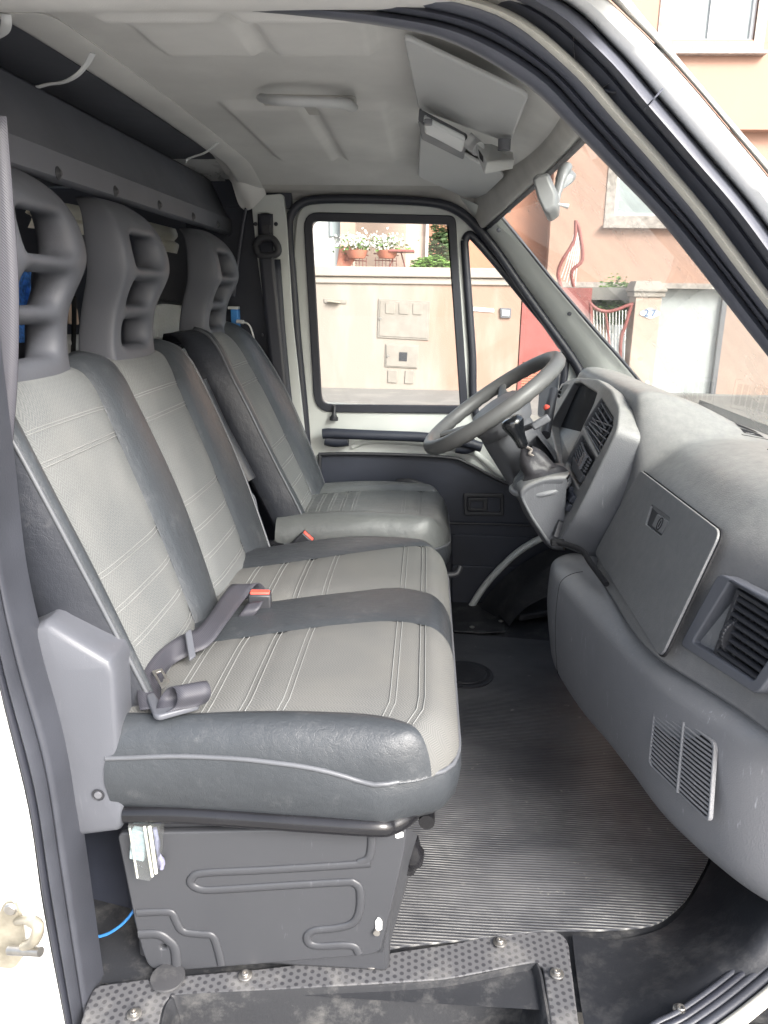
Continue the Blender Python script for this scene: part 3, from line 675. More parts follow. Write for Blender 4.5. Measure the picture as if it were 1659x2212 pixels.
# exterior mirror seen through the quarter window
mir = empty('side_mirror', at(1185, 850, y=2.64), 'grey exterior mirror seen edge on through the driver quarter window', 'mirror')
box('mirror_housing', at(1192, 845, y=2.66), (.035, .16, .20), M['grey_pl'], mir, R=Matrix.Rotation(.25, 3, 'Z'), bevel=.012)
tube('mirror_arm', [at(1196, 880, y=2.60), at(1188, 905, y=2.56), at(1185, 930, y=2.52)], .012, M['dark_pl'], mir)

# ================================================================ STREET
gz = -.62
M['street'] = mk_plaster('street_stone', (.19, .18, .165), .3, 3)
M['asphalt'] = mk_plaster('asphalt', (.27, .265, .25), .3, 2)
g = mesh('ground', [(-120, -60, gz), (120, -60, gz), (120, 140, gz), (-120, 140, gz)], [[0, 1, 2, 3]], M['asphalt'], None, smooth=0, recalc=False); tag(g, kind='structure')
WY = 12.9
g = mesh('pavement', *boxg((0, WY-1.35, gz+.06), (60, 2.6, .13)), M['street'], None, smooth=0); tag(g, kind='structure')
M['wallp'] = mk_plaster('cream_pink_render', (.50, .38, .31), .25, 1.0)
M['wallc'] = mk_plaster('cream_render', (.34, .30, .26), .3, 1.0)
M['pink'] = mk_plaster('salmon_render', (.40, .25, .19), .1, .6)
M['pinkl'] = mk_plaster('pale_pink_render', (.38, .27, .215), .1, .8)
M['whitew'] = mk_plaster('white_render', (.50, .51, .50), .1, .8)
M['beige'] = mk_plaster('beige_render', (.42, .32, .26), .1, .8)
M['brick'] = mk_plaster('terracotta_render', (.42, .20, .13), .1, .8)
M['garage'] = simple('white_garage_panel', (.40, .42, .42), .5, var=.03)
M['redgate'] = simple('red_gate_paint', (.26, .075, .065), .45, var=.1)
M['orange'] = simple('orange_plastic', (.48, .17, .11), .6, var=.08)
M['whitebar'] = simple('white_bar_paint', (.75, .73, .70), .5)
M['stone'] = simple('granite_surround', (.36, .32, .29), .8, var=.3, vs=12)
M['wglass'] = simple('house_window_glass', (.30, .34, .34), .35, var=.2, vs=1.5, spec=.8)
M['wframe'] = simple('white_window_frame', (.68, .68, .67), .45, var=.02)
M['leaf'] = simple('leaf_green', (.10, .19, .035), .6, var=.5, vs=8)
M['leafd'] = simple('leaf_dark', (.05, .09, .03), .6, var=.5, vs=8)
M['petal'] = simple('white_petal', (.85, .85, .80), .6, var=.03)
M['silverp'] = simple('meter_door', (.25, .225, .195), .5, var=.12)
def wp(x, y, yy=WY): return at(x, y, y=yy)
PW = Plane((0, WY, 0), (1, 0, 0), (0, 0, 1))
wl = empty('street_wall', (0, WY, gz), 'cream and pale pink rendered garden wall across the street, seen through the door window', 'wall')
ztop = wp(820, 592).z; zbase = gz
xl, xr = -6.0, wp(1123, 700).x
def wallmat():
    t = NT('wall_render_blend'); sep = t.n('ShaderNodeSeparateXYZ'); t.l(t.tc.outputs['Position'], sep.inputs[0])
    xx = t.math('ADD', sep.outputs[0], t.math('MULTIPLY', t.noise(.9, 3), .8))
    mr = t.n('ShaderNodeMapRange'); t.l(xx, mr.inputs[0]); mr.inputs[1].default_value = .1; mr.inputs[2].default_value = .7
    c = t.mix((.285, .25, .215), (.31, .205, .155), mr.outputs[0]); c = t.mix(c, (.5, .45, .40), t.ramp(t.noise(1, 8, t.mapping((3, 3, .6))), [(.48, (0, 0, 0)), (.8, (.4, .4, .4))]))
    lo = t.n('ShaderNodeMapRange'); t.l(sep.outputs[2], lo.inputs[0]); lo.inputs[1].default_value = -.40; lo.inputs[2].default_value = -.60
    c = t.mix(c, (.40, .34, .29), t.math('MULTIPLY', t.math('MULTIPLY', lo.outputs[0], t.noise(5, 6)), .9))
    return t.fin(c, .9, t.bump(t.noise(50, 5), .35, .008))
M['wall'] = wallmat()
mesh('wall', *boxg(((xl+xr)/2, WY+.1, (zbase+ztop)/2), (xr-xl, .2, ztop-zbase)), M['wall'], wl, smooth=0)
mesh('coping', *merge([boxg(((xl+xr)/2, WY+.08, ztop+.035), (xr-xl+.06, .32, .15)), boxg(((xl+xr)/2, WY+.09, ztop-.10), (xr-xl+.02, .25, .10))]), M['wallc'], wl, smooth=0, bevel=.015)
# letter slot, meter doors, wall plates
def cab(name, pts, mat, lab, cat, group=None, th=.03, parts=None):
    o = PW.plate(name, pts, [], th, mat, None, r=.012, h=(th if PW.N.y < 0 else -th), bevel=.005)
    return tag(o, lab, cat, group)
nh = 1 if PW.N.y < 0 else -1
def cabe(name, pts, lab, cat, group, inner, knob):
    c = wp(*pts[0]); e = empty(name, (c.x, WY, c.z), lab, cat, group)
    PW.plate('cabinet_frame', pts, [], .03, M['silverp'], e, r=.01, h=.02*nh, bevel=.004)
    k = .04
    xs = [p[0] for p in pts]; ys = [p[1] for p in pts]; cx, cy = sum(xs)/4, sum(ys)/4
    PW.plate('cabinet_door', [(cx+(x-cx)*.93, cy+(y-cy)*.91) for x, y in pts], [], .012, M['silverp'], e, r=.01, h=.03*nh, bevel=.004)
    for q in inner: PW.plate('blank_cover', q, [], .012, M['silverp'], e, r=.02, h=.042*nh, bevel=.003)
    if knob: lathe('lock', [(.025, 0), (.02, .012), (0, .012)], wp(*knob)+Vector((0, -.03, 0)), (0, -1, 0), M['metal'], e, n=14)
    return e
cabe('meter_cabinet', [(818, 645), (929, 651), (926, 735), (815, 729)], 'large meter cabinet with three square covers on the cream wall', 'cabinet', 'meter cabinets on the wall',
     [[(833, 653), (853, 654), (853, 678), (833, 677)], [(862, 654), (882, 655), (882, 679), (862, 678)], [(892, 655), (912, 656), (912, 680), (892, 679)]], (822, 688))
ec = cabe('meter_cabinet', [(833, 742), (905, 746), (902, 796), (832, 792)], 'smaller meter cabinet with a dark square window below the large one', 'cabinet', 'meter cabinets on the wall', [], (838, 769))
PW.plate('inspection_window', [(863, 760), (880, 761), (879, 780), (862, 779)], [], .01, M['dark_pl'], ec, r=.005, h=.04*nh)
for q, lab in ((([(838, 799), (858, 800), (858, 827), (838, 826)]), 'left small blank wall plate under the meter cabinets'), (([(876, 800), (895, 801), (893, 829), (874, 828)]), 'right small blank wall plate under the meter cabinets')):
    cab('wall_plate', q, M['silverp'], lab, 'cover plate', 'blank plates low on the wall', .02)
ls = empty('letter_slot', wp(724, 652), 'brass letter slot with mail sticking out, left end of the cream wall', 'letter slot')
PW.plate('slot_frame', [(700, 645), (749, 648), (748, 656), (701, 654)], [], .02, M['silverp'], ls, h=.02*nh, bevel=.004)
box('mail', wp(722, 652)+Vector((0, -.05, 0)), (.20, .08, .02), M['brass'], ls, R=Matrix.Rotation(.1, 3, 'Y'))
cab('name_plate', [(1022, 663), (1067, 667), (1067, 675), (1022, 672)], M['wframe'], 'narrow white strip plate on the pink wall left of the intercom', 'plate', th=.015)
ic = empty('intercom', wp(1092, 676), 'small grey square intercom on the pink wall beside the red gate', 'intercom')
PW.plate('intercom_box', [(1080, 665), (1104, 666), (1103, 687), (1081, 686)], [], .04, M['grey_pl'], ic, r=.008, h=.04*nh, bevel=.004)
PW.plate('intercom_face', [(1084, 669), (1100, 670), (1099, 683), (1084, 682)], [], .01, M['light_pl'], ic, r=.004, h=.05*nh)
# red sheet gate at the end of the wall
rg = empty('red_gate', (xr+.4, WY, gz), 'solid red metal gate with its striped orange reflection built as bars below, beside the pink wall', 'gate')
gx0, gx1 = xr+.02, wp(1275, 700).x
z0, z1, z2 = gz+.05, wp(1150, 783).z, wp(1150, 620).z
box('gate_panel', ((gx0+gx1)/2, WY+.08, (z1+z2)/2), (gx1-gx0, .05, z2-z1), M['redgate'], rg)
box('gate_frame', (gx0+.03, WY+.04, (z0+z2)/2), (.06, .06, z2-z0), M['redgate'], rg)
for k in range(12):
    zz = z0+.03+(z1-z0-.05)*(k+.5)/12; box('slat', ((gx0+gx1)/2, WY+.07, zz), (gx1-gx0-.06, .03, (z1-z0)/12*.72), M['orange'], rg, bevel=.004)  # striped orange reflection built as solid bars
mh = lathe('manhole_cover', [(.42, 0), (.42, .012), (.38, .014), (0, .014)], at(1150, 893, z=gz), (0, 0, 1), M['brick'], None, n=36); tag(mh, 'round rusty manhole cover in the road outside the quarter window', 'manhole cover')
# number pillar
PY = 12.7
pl = empty('gate_pillar', at(1400, 860, y=PY), 'pink gate pillar with stepped cap carrying house number 27', 'pillar')
x0, x1 = at(1372, 660, y=PY).x, at(1428, 660, y=PY).x; zc = at(1400, 640, y=PY).z
box('shaft', ((x0+x1)/2, PY+.2, (gz+zc)/2), (x1-x0, .4, zc-gz), M['wallp'], pl, bevel=.01)
hw = (x1-x0)/2+.06; cx = (x0+x1)/2
mesh('cap', *merge([boxg((cx, PY+.2, zc+.03), (hw*2-.04, .46, .08))]), M['wallc'], pl, smooth=0, bevel=.01)
V = [Vector((cx+sx*hw, PY+.2+sy*.26, zc+.07)) for sx in (-1, 1) for sy in (-1, 1)]+[Vector((cx+sx*hw, PY+.2+sy*.26, zc+.10)) for sx in (-1, 1) for sy in (-1, 1)]+[Vector((cx+sx*hw*.72-.03, PY+.2+sy*.19, zc+.23)) for sx in (-1, 1) for sy in (-1, 1)]
Fq = [[0, 1, 5, 4], [2, 6, 7, 3], [0, 4, 6, 2], [1, 3, 7, 5], [4, 5, 9, 8], [6, 10, 11, 7], [4, 8, 10, 6], [5, 7, 11, 9], [8, 9, 11, 10], [0, 2, 3, 1]]
mesh('cap', V, Fq, M['wallc'], pl, smooth=0, bevel=.008)
PN = Plane((0, PY-.004, 0), (1, 0, 0), (0, 0, 1)); nn = 1 if PN.N.y < 0 else -1
npx = [(1389+24*math.cos(a)*(1+.05*math.cos(4*a)), 0) for a in [0]]
ell = [(1404+21*math.cos(2*math.pi*k/32)*(1+.06*math.cos(8*math.pi*k/32)), 677+10*math.sin(2*math.pi*k/32)*(1+.12*math.cos(8*math.pi*k/32))) for k in range(32)]
M['enamel'] = simple('white_enamel', (.80, .82, .84), .3, var=.02); M['ink'] = simple('blue_ink', (.10, .16, .30), .5)
num = PN.plate('number_plate', ell, [], .012, M['enamel'], pl, h=.008*nn, bevel=.002)
tc = bpy.data.curves.new('t', 'FONT'); tc.body = '27'; tc.size = .155; tc.extrude = .002; tc.align_x = 'CENTER'; tc.align_y = 'CENTER'; tc.space_character = 1.25; tc.offset = .002
to = bpy.data.objects.new('t', tc); tm = bpy.data.meshes.new_from_object(to); bpy.data.objects.remove(to)
cpt = at(1404, 677, y=PY-.016); tm.transform(Matrix.Translation(cpt) @ Matrix.Rotation(math.radians(90), 4, 'X') @ Matrix.Diagonal((1.1, 1, 1, 1)))
tm.transform(Matrix.Translation(-cpt+cpt))
link('number_27', tm, M['ink'], num, smooth=0)
# gate left of the pillar, windshield distortion built into its curves
og = empty('bent_gate', at(1330, 860, y=12.75), 'red framed gate with thin white bars, windshield distortion built into its curves, beside the numbered pillar', 'gate')
gyy = 12.75
top = [(1274, 655), (1290, 668), (1312, 673), (1335, 668), (1355, 660), (1368, 657)]
V = [tubeg([at(x, y, y=gyy) for x, y in top], .028, n=8, res=5), tubeg([at(1364, 658, y=gyy), at(1352, 700, y=gyy), at(1340, 745, y=gyy), at(1344, 860, y=gyy)], .03, n=8), tubeg([at(1276, 655, y=gyy), at(1278, 860, y=gyy)], .03, n=8, res=1), tubeg([at(1308, 674, y=gyy), at(1318, 760, y=gyy), at(1322, 860, y=gyy)], .02, n=8)]
mesh('gate_frame', *merge(V), M['redgate'], og, smooth=60)
mesh('gate_bars', *merge([tubeg([at(1282+k*7, 672-.4*abs(k-5), y=gyy), at(1285+k*6.4, 760, y=gyy), at(1284+k*6, 860, y=gyy)], .008, n=5, res=3) for k in range(11)]), M['whitebar'], og, smooth=60)
# stair railing climbing behind, windshield distortion built into its bends
sr = empty('stair_railing', at(1230, 640, y=13.6), 'red railing with white bars climbing the steps, seen through the windshield', 'railing')
gy2 = 13.6
lo = [(1205, 590), (1222, 640), (1250, 668), (1276, 690)]; hi = [(1205, 560), (1215, 548), (1236, 520), (1248, 480), (1244, 475)]
mesh('handrail', *merge([tubeg([at(x, y, y=gy2) for x, y in [(1244, 476), (1240, 520), (1212, 568), (1206, 600), (1225, 640), (1262, 668), (1284, 690)]], .03, n=8), tubeg([at(x, y, y=gy2) for x, y in [(1244, 476), (1252, 500), (1258, 560), (1236, 585), (1240, 620), (1262, 650)]], .03, n=8)]), M['redgate'], sr, smooth=60)
mesh('balusters', *merge([tubeg([at(1244+k*2.2, 490+k*6, y=gy2), at(1226+k*4, 560+k*4, y=gy2), at(1212+k*6, 600+k*5, y=gy2)], .009, n=5, res=4) for k in range(6)]), M['whitebar'], sr, smooth=60)
# garage front and house
GY = 14.2
hs = empty('salmon_house', (3, 15, gz), 'salmon pink house with granite framed windows across the street, upper right', 'house')
GP = at
def wallbox(name, p0, p1, y, mat, th=.2, par=hs, zlo=None):
    a, b = at(*p0, y=y), at(*p1, y=y); z0_, z1_ = (zlo if zlo is not None else b.z), a.z
    return mesh(name, *boxg(((a.x+b.x)/2, y+th/2, (z0_+z1_)/2), (b.x-a.x, th, z1_-z0_)), mat, par, smooth=0)
HY = 15.0
# facade with window openings (pale through the windshield is the glass haze)
PH = Plane((0, HY, 0), (1, 0, 0), (0, 0, 1)); hn = 1 if PH.N.y < 0 else -1
def winrect(p): return [p[0], p[1], p[2], p[3]]
w1 = [(1428, -60), (1652, -45), (1634, 112), (1424, 103)]
w2 = [(1338, 300), (1480, 306), (1474, 472), (1322, 461)]
w1 = [(1448, -60), (1634, -52), (1624, 95), (1436, 88)]
fac = [(-7, -1), ]
def r4(cx0, cx1, z0_, z1_): return [(cx0, z0_), (cx1, z0_), (cx1, z1_), (cx0, z1_)]
a, b = at(1440, 90, y=HY), at(1628, 90, y=HY); W1 = r4(a.x, b.x, a.z, a.z+1.45)
a2, b2 = at(1326, 466, y=HY), at(1326, 466, y=HY); W2 = r4(a2.x, a2.x+1.65, a2.z, a2.z+1.35)
zG = at(1400, 622, y=HY).z
xh = at(1188, 500, y=HY).x
plate('facade', r4(xh, 9.5, zG-.3, 9.0), [W1, W2], (0, HY, 0), (1, 0, 0), (0, 0, 1), .25, M['pink'], hs, .004)
for i, Wd in enumerate((W1, W2)):
    (x0_, z0_), (x1_, _), (_, z1_) = Wd[0], Wd[1], Wd[2]; s = .17
    wf = plate('window', [(x0_-s, z0_-s), (x1_+s, z0_-s), (x1_+s, z1_+s), (x0_-s, z1_+s)], [Wd], (0, HY-.02, 0), (1, 0, 0), (0, 0, 1), .06, M['stone'], hs, .004)
    xm = (x0_+x1_)/2; f = .055
    plate('frame', Wd, [r4(x0_+f, xm-f*.6, z0_+f, z1_-f), r4(xm+f*.6, x1_-f, z0_+f, z1_-f)], (0, HY+.06, 0), (1, 0, 0), (0, 0, 1), .06, M['wframe'], wf, .006)
    mesh('pane', *boxg((xm, HY+.12, (z0_+z1_)/2), (x1_-x0_, .01, z1_-z0_)), M['wglass'], wf, smooth=0)
    mesh('blind', *boxg((xm, HY+.16, z0_+(z1_-z0_)*.83), (x1_-x0_, .02, (z1_-z0_)*.3)), M['wframe'], wf, smooth=0)
    mesh('sill', *boxg((xm, HY-.08, z0_-s-.02), (x1_-x0_+2*s+.06, .14, .05)), M['stone'], wf, smooth=0)
# projecting upper bay to the right: overhang line
oz = at(1600, 268, y=HY-.5).z
mesh('bay', *boxg((at(1545, 265, y=HY).x+3, HY-.05, oz+.02), (6, .35, .10)), M['pink'], hs, smooth=0)
wallbox('render_band', (1430, 86), (1900, 92), HY-.004, M['pink'], .02)
# lower part: garage
zg = at(1440, 624, y=GY).z
gax0, gax1 = at(1405, 700, y=GY).x, at(1556, 700, y=GY).x
mesh('garage_wall', *merge([boxg((gax1+2.6, GY+.1, (gz+zg)/2), (5.2, .2, zg-gz)), boxg((gax0-2.2, GY+.9, (gz+zg)/2), (3.4, .1, zg-gz))]), M['pinkl'], hs, smooth=0)
mesh('garage_roof', *boxg((4.5, GY+.4, zg+.05), (9, 1.1, .09)), M['stone'], hs, smooth=0)
gd = mesh('garage_door', *boxg(((gax0+gax1)/2, GY+.12, (gz+zg)/2), (gax1-gax0, .06, zg-gz)), M['garage'], hs, smooth=0)
mesh('door_jamb', *boxg((gax1+.03, GY+.06, (gz+zg)/2), (.08, .14, zg-gz)), M['grey_pl'], hs, smooth=0)
# terrace left: white house and beige recess
th = empty('terrace_house', (-1, 15, 1.2), 'pale house with a raised terrace behind the garden wall, left through the door window', 'house')
TY = 14.6
def tw(name, p0, p1, y, mat, z0_=.6, z1_=None, th_=.2):
    a, b = at(*p0, y=y), at(*p1, y=y); z1q = a.z if z1_ is None else z1_
    return mesh(name, *boxg(((a.x+b.x)/2, y+th_/2, (z0_+z1q)/2), (b.x-a.x, th_, z1q-z0_)), mat, th, smooth=0)
tw('white_wall', (560, 500), (735, 500), 15.6, M['whitew'], z1_=9)
tw('corner_wall', (735, 500), (768, 500), 15.4, M['beige'], z1_=9)
tw('recess_wall', (768, 500), (885, 500), 15.8, M['beige'], z1_=9)
tw('column', (877, 500), (922, 500), 14.4, M['wallp'], z1_=9, th_=.4)
tw('downpipe', (920, 500), (926, 500), 14.3, M['whitew'], z1_=9, th_=.06)
tw('doorway', (926, 500), (1195, 500), 15.6, M['brick'], z1_=9)
mesh('terrace_floor', *boxg((-1.2, 14.9, ztop-.25), (9.5, 3.4, .2)), M['street'], th, smooth=0)
tw('shutter', (712, 478), (735, 478), 15.55, M['wglass'], z0_=at(700, 510, y=15.5).z, z1_=4, th_=.1)
# terrace things
ty = 13.7
tb = empty('terrace_table', at(850, 590, y=ty), 'small reddish folding table at the right end of the terrace', 'table')
tt = at(868, 543, y=ty)
box('tabletop', tt, (.42, .5, .035), M['redgate'], tb)
tube('leg', [tt+Vector((-.1, 0, 0)), tt+Vector((-.28, -.05, -.45))], .012, M['redgate'], tb, res=1); tube('leg', [tt+Vector((-.02, .1, 0)), tt+Vector((.12, .1, -.45))], .012, M['redgate'], tb, res=1)
cl = []
for k in range(9):
    u = k/8; cl.append([at(733+u*50, 533-u*2, y=ty+.1), at(730+u*40, 555, y=ty+.06-.03*math.sin(u*9)), at(726+u*20+ (u>0.5)*4, 586, y=ty+.03*math.sin(u*9))])
o = sheet('orange_cloth', cl, M['orange'], None, 2, 3, solid=.006); tag(o, 'orange cloth hanging at the left end of the terrace rail', 'cloth')
for (px, lab, seed) in ((768, 'terracotta planter with white flowers hanging nearest the orange cloth', 3), (833, 'terracotta planter with white flowers on the right beside the folding table', 8)):
    c = at(px+3, 549, y=ty-.05); e = empty('flower_planter', c, lab, 'planter', 'flower planters on the terrace')
    V = []
    mesh('trough', *merge([latheg([(.13, 0), (.16, .05), (.185, .12), (.19, .13), (.17, .13), (.16, .09), (0, .09)], c+Vector((0, 0, -.07)), (0, 0, 1), 24)]), M['orange'], e, smooth=50)
    random.seed(seed); lf, fl = [], []
    for k in range(170):
        p = c+Vector((random.gauss(0, .17), random.gauss(-.03, .07), .10+random.gauss(.06, .06))); R = Matrix.Rotation(random.random()*6, 3, 'Z') @ Matrix.Rotation(random.random()*3, 3, 'X')
        s = .028; lf.append(([p+R @ Vector(v) for v in ((-s, -s*.5, 0), (s, -s*.5, 0), (s, s*.5, .01), (-s, s*.5, 0))], [[0, 1, 2, 3]]))
    for k in range(230):
        p = c+Vector((random.gauss(0, .17), random.gauss(-.07, .07), .13+random.gauss(.07, .065))); R = Matrix.Rotation(random.random()*6, 3, 'Z') @ Matrix.Rotation(random.gauss(1.4, .5), 3, 'X')
        n_ = 5; vs = [p]+[p+R @ Vector((math.cos(a*2*math.pi/10)*(.026 if a % 2 == 0 else .013), math.sin(a*2*math.pi/10)*(.026 if a % 2 == 0 else .013), .004)) for a in range(10)]
        fl.append((vs, [[0, a+1, (a+1) % 10+1] for a in range(10)]))
    mesh('foliage', *merge(lf), M['leaf'], e, smooth=0, recalc=False); mesh('flowers', *merge(fl), M['petal'], e, smooth=0, recalc=False)
# wire chairs/stands under planters
for px, lab in ((768, 'red wire stand under the left flower planter'), (833, 'red wire stand under the right flower planter')):
    L = []
    for k in range(7):
        x = px-22+k*7.5; L.append(tubeg([at(x, 556, y=ty+.05), at(x, 590, y=ty+.05)], .006, n=5, res=1))
    L.append(tubeg([at(px-26, 548, y=ty+.05), at(px+28, 552, y=ty+.05)], .010, n=6, res=1)); L.append(tubeg([at(px-24, 562, y=ty+.05), at(px+24, 564, y=ty+.05)], .008, n=6, res=1))
    o = mesh('wire_stand', *merge(L), M['redgate'], None, smooth=60); tag(o, lab, 'stand', 'wire stands under the planters')
def bush(name, c, s, n, mat, lab, seed, leaf=.05):
    random.seed(seed); L = []
    for k in range(n):
        d = Vector((random.gauss(0, 1), random.gauss(0, 1), random.gauss(0, 1))); d.normalize(); r = random.random()**.35
        q = 1+.35*noise.noise(d*2.2+Vector((seed, 0, 0)))
        p = Vector(c)+Vector((d.x*s[0], d.y*s[1], abs(d.z)*s[2]))*r*q
        R = Matrix.Rotation(random.random()*6.3, 3, 'Z') @ Matrix.Rotation(random.random()*3, 3, 'X'); l = leaf*random.uniform(.6, 1.2)
        L.append(([p+R @ Vector(v) for v in ((-l, 0, 0), (0, -l*.35, .01), (l, 0, 0), (0, l*.35, .01))], [[0, 1, 2, 3]]))
    L.append(tubeg([Vector(c)-Vector((0, 0, .15)), Vector(c)+Vector((0, 0, s[2]*.6))], .02, n=6, res=1))
    o = mesh(name, *merge(L), mat, None, smooth=0, recalc=False); tag(o, lab, 'bush', None); return o
bush('bush', at(935, 588, y=13.5), (.42, .3, .24), 2200, M['leaf'], 'bright green bush above the garden wall, right side of the door window', 5)
bush('climbing_plant', at(950, 560, y=14.9), (.25, .2, .75), 900, M['leafd'], 'dark climbing plant in front of the terracotta doorway', 7, .06)
bush('garden_bush', at(1325, 700, y=13.5), (.42, .3, .70), 3200, M['leaf'], 'green bush behind the curved gate, left of the numbered pillar', 9)
# ================================================================ SEATS
def spine_fn(tab):
    P = [Vector((x, 0, z)) for x, z in tab]
    return lambda s: cr1(P, s*(len(P)-1))
def backrest(par, spine, segs, edges, names, pipe, stitches, near_flat=True, thick=.11):
    """edges: list of functions y(s); segs: material key and bulge per strip between edges"""
    NS = 44
    def front(y, s, bulge=0):
        p = spine(s); e = .01; t = (spine(min(1, s+e))-spine(max(0, s-e))).normalized(); n = Vector((t.z, 0, -t.x))
        if n.x < 0: n = -n
        return Vector((p.x, y, p.z)) + n*bulge
    for i, (mt, bl, nm) in enumerate(segs):
        rows = []
        for a in range(NS+1):
            s = a/NS; ya, yb = edges[i](s), edges[i+1](s); r = []
            for k in range(13):
                t = k/12; b = bl*(math.sin(math.pi*t)**.55 if 0 < t < 1 else 0)
                if mt.startswith('fabric'):
                    b = bl*(1-(2*t-1)**4)
                    for (ss, w) in stitches:
                        b -= .0028*math.exp(-((s-ss)/.006)**2)
                if i == 0: b = bl*(math.sin(math.pi*(.18+.82*t))**.6 if t < 1 else 0)
                if i == len(segs)-1: b = bl*(math.sin(math.pi*(.82*t))**.6 if t > 0 else 0)
                r.append(front(ya+(yb-ya)*t, s, b))
            rows.append(r)
        cush = mesh(nm, *gfaces(rows), M[mt], par, smooth=180, recalc=False)
        if mt.startswith('fabric'):
            L = []
            for (ss, w) in stitches:
                for d in (-.0042, .0042):
                    L.append(tubeg([front(edges[i](ss)+(edges[i+1](ss)-edges[i](ss))*k/8, ss+d, bl*(1-(2*k/8-1)**4)+(-.0002)) for k in range(9)], .0008, n=5, res=1))
            for l_ in L: mesh('stitching', *l_, M['stitch'], cush, smooth=60)
    # side skins and back
    b0, b1 = edges[0], edges[-1]
    bb0 = segs[0][1]*math.sin(math.pi*.18)**.6; bb1 = segs[-1][1]*math.sin(math.pi*.82)**.6
    for fn, sg, bb in ((b0, -1, bb0), (b1, 1, bb1)):
        rows = []
        for a in range(NS+1):
            s = a/NS; p = front(fn(s), s, bb); r = [p]
            tk = thick*(1-.45*sstep(.55, 1, s))
            for k, (dx, dy) in enumerate(((.012, .004), (.04, .010), (.075, .010), (1, .0), (1.04, -.02))):
                d = tk*dx if dx >= 1 else dx; r.append(p+Vector((-d, sg*dy, -.15*d)))
            rows.append(r)
        mesh('side_panel', *gfaces(rows), M['leather_side'], par, smooth=180, recalc=False)
    rows = []
    for a in range(NS+1):
        s = a/NS; tk = thick*(1-.45*sstep(.55, 1, s))*1.04
        p0, p1 = front(b0(s), s, bb0), front(b1(s), s, bb1)
        rows.append([p0+(p1-p0)*k/6+Vector((-tk, (.02 if k == 0 else (-.02 if k == 6 else 0)), -.15*tk)) for k in range(7)])
    mesh('back_panel', *gfaces(rows), M['leather_side'], par, smooth=180, recalc=False)
    for fn, bb, which in ((b0, bb0, 0), (b1, bb1, 1)):
        if which in pipe: tube('piping', [front(fn(a/24), a/24, bb) + Vector((0, 0, 0)) for a in range(25)], .0033, M['piping'], par, res=2, n=8)
    return front
def T(*tab): return lambda s: cr1([Vector((v, 0, 0)) for v in tab], s*(len(tab)-1)).x
bench = empty('bench_seat', (-.2, 1.33, 0), 'two person bench seat in grey herringbone and black leatherette nearest the camera', 'seat')
sp = spine_fn([(-.375, .37), (-.405, .45), (-.440, .54), (-.474, .63), (-.508, .72), (-.540, .80), (-.565, .845), (-.595, .872), (-.648, .876), (-.69, .85)])
NB = 10
eds = [T(.975, .972, .968, .962, .955, .950, .950, .958, .97, .98),
       T(.985, .990, .997, .998, .992, .992, 1.005, 1.02, 1.02, 1.02),
       T(1.235, 1.248, 1.262, 1.268, 1.270, 1.275, 1.288, 1.295, 1.297, 1.297),
       T(1.345, 1.375, 1.402, 1.415, 1.412, 1.405, 1.415, 1.425, 1.425, 1.425),
       T(1.625, 1.640, 1.655, 1.665, 1.662, 1.665, 1.69, 1.715, 1.715, 1.715),
       T(1.765, 1.785, 1.805, 1.810, 1.800, 1.790, 1.790, 1.78, 1.75, 1.72)]
stl = [(.11, 0), (.17, 0), (.235, 0), (.30, 0), (.505, 0), (.575, 0)]
fr = backrest(bench, sp, [('leather', .022, 'side_bolster'), ('fabric_back', .010, 'back_cushion'), ('leather', .020, 'centre_bolster'), ('fabric_back', .010, 'back_cushion'), ('leather', .022, 'side_bolster')], eds, None, (0, 1), stl)
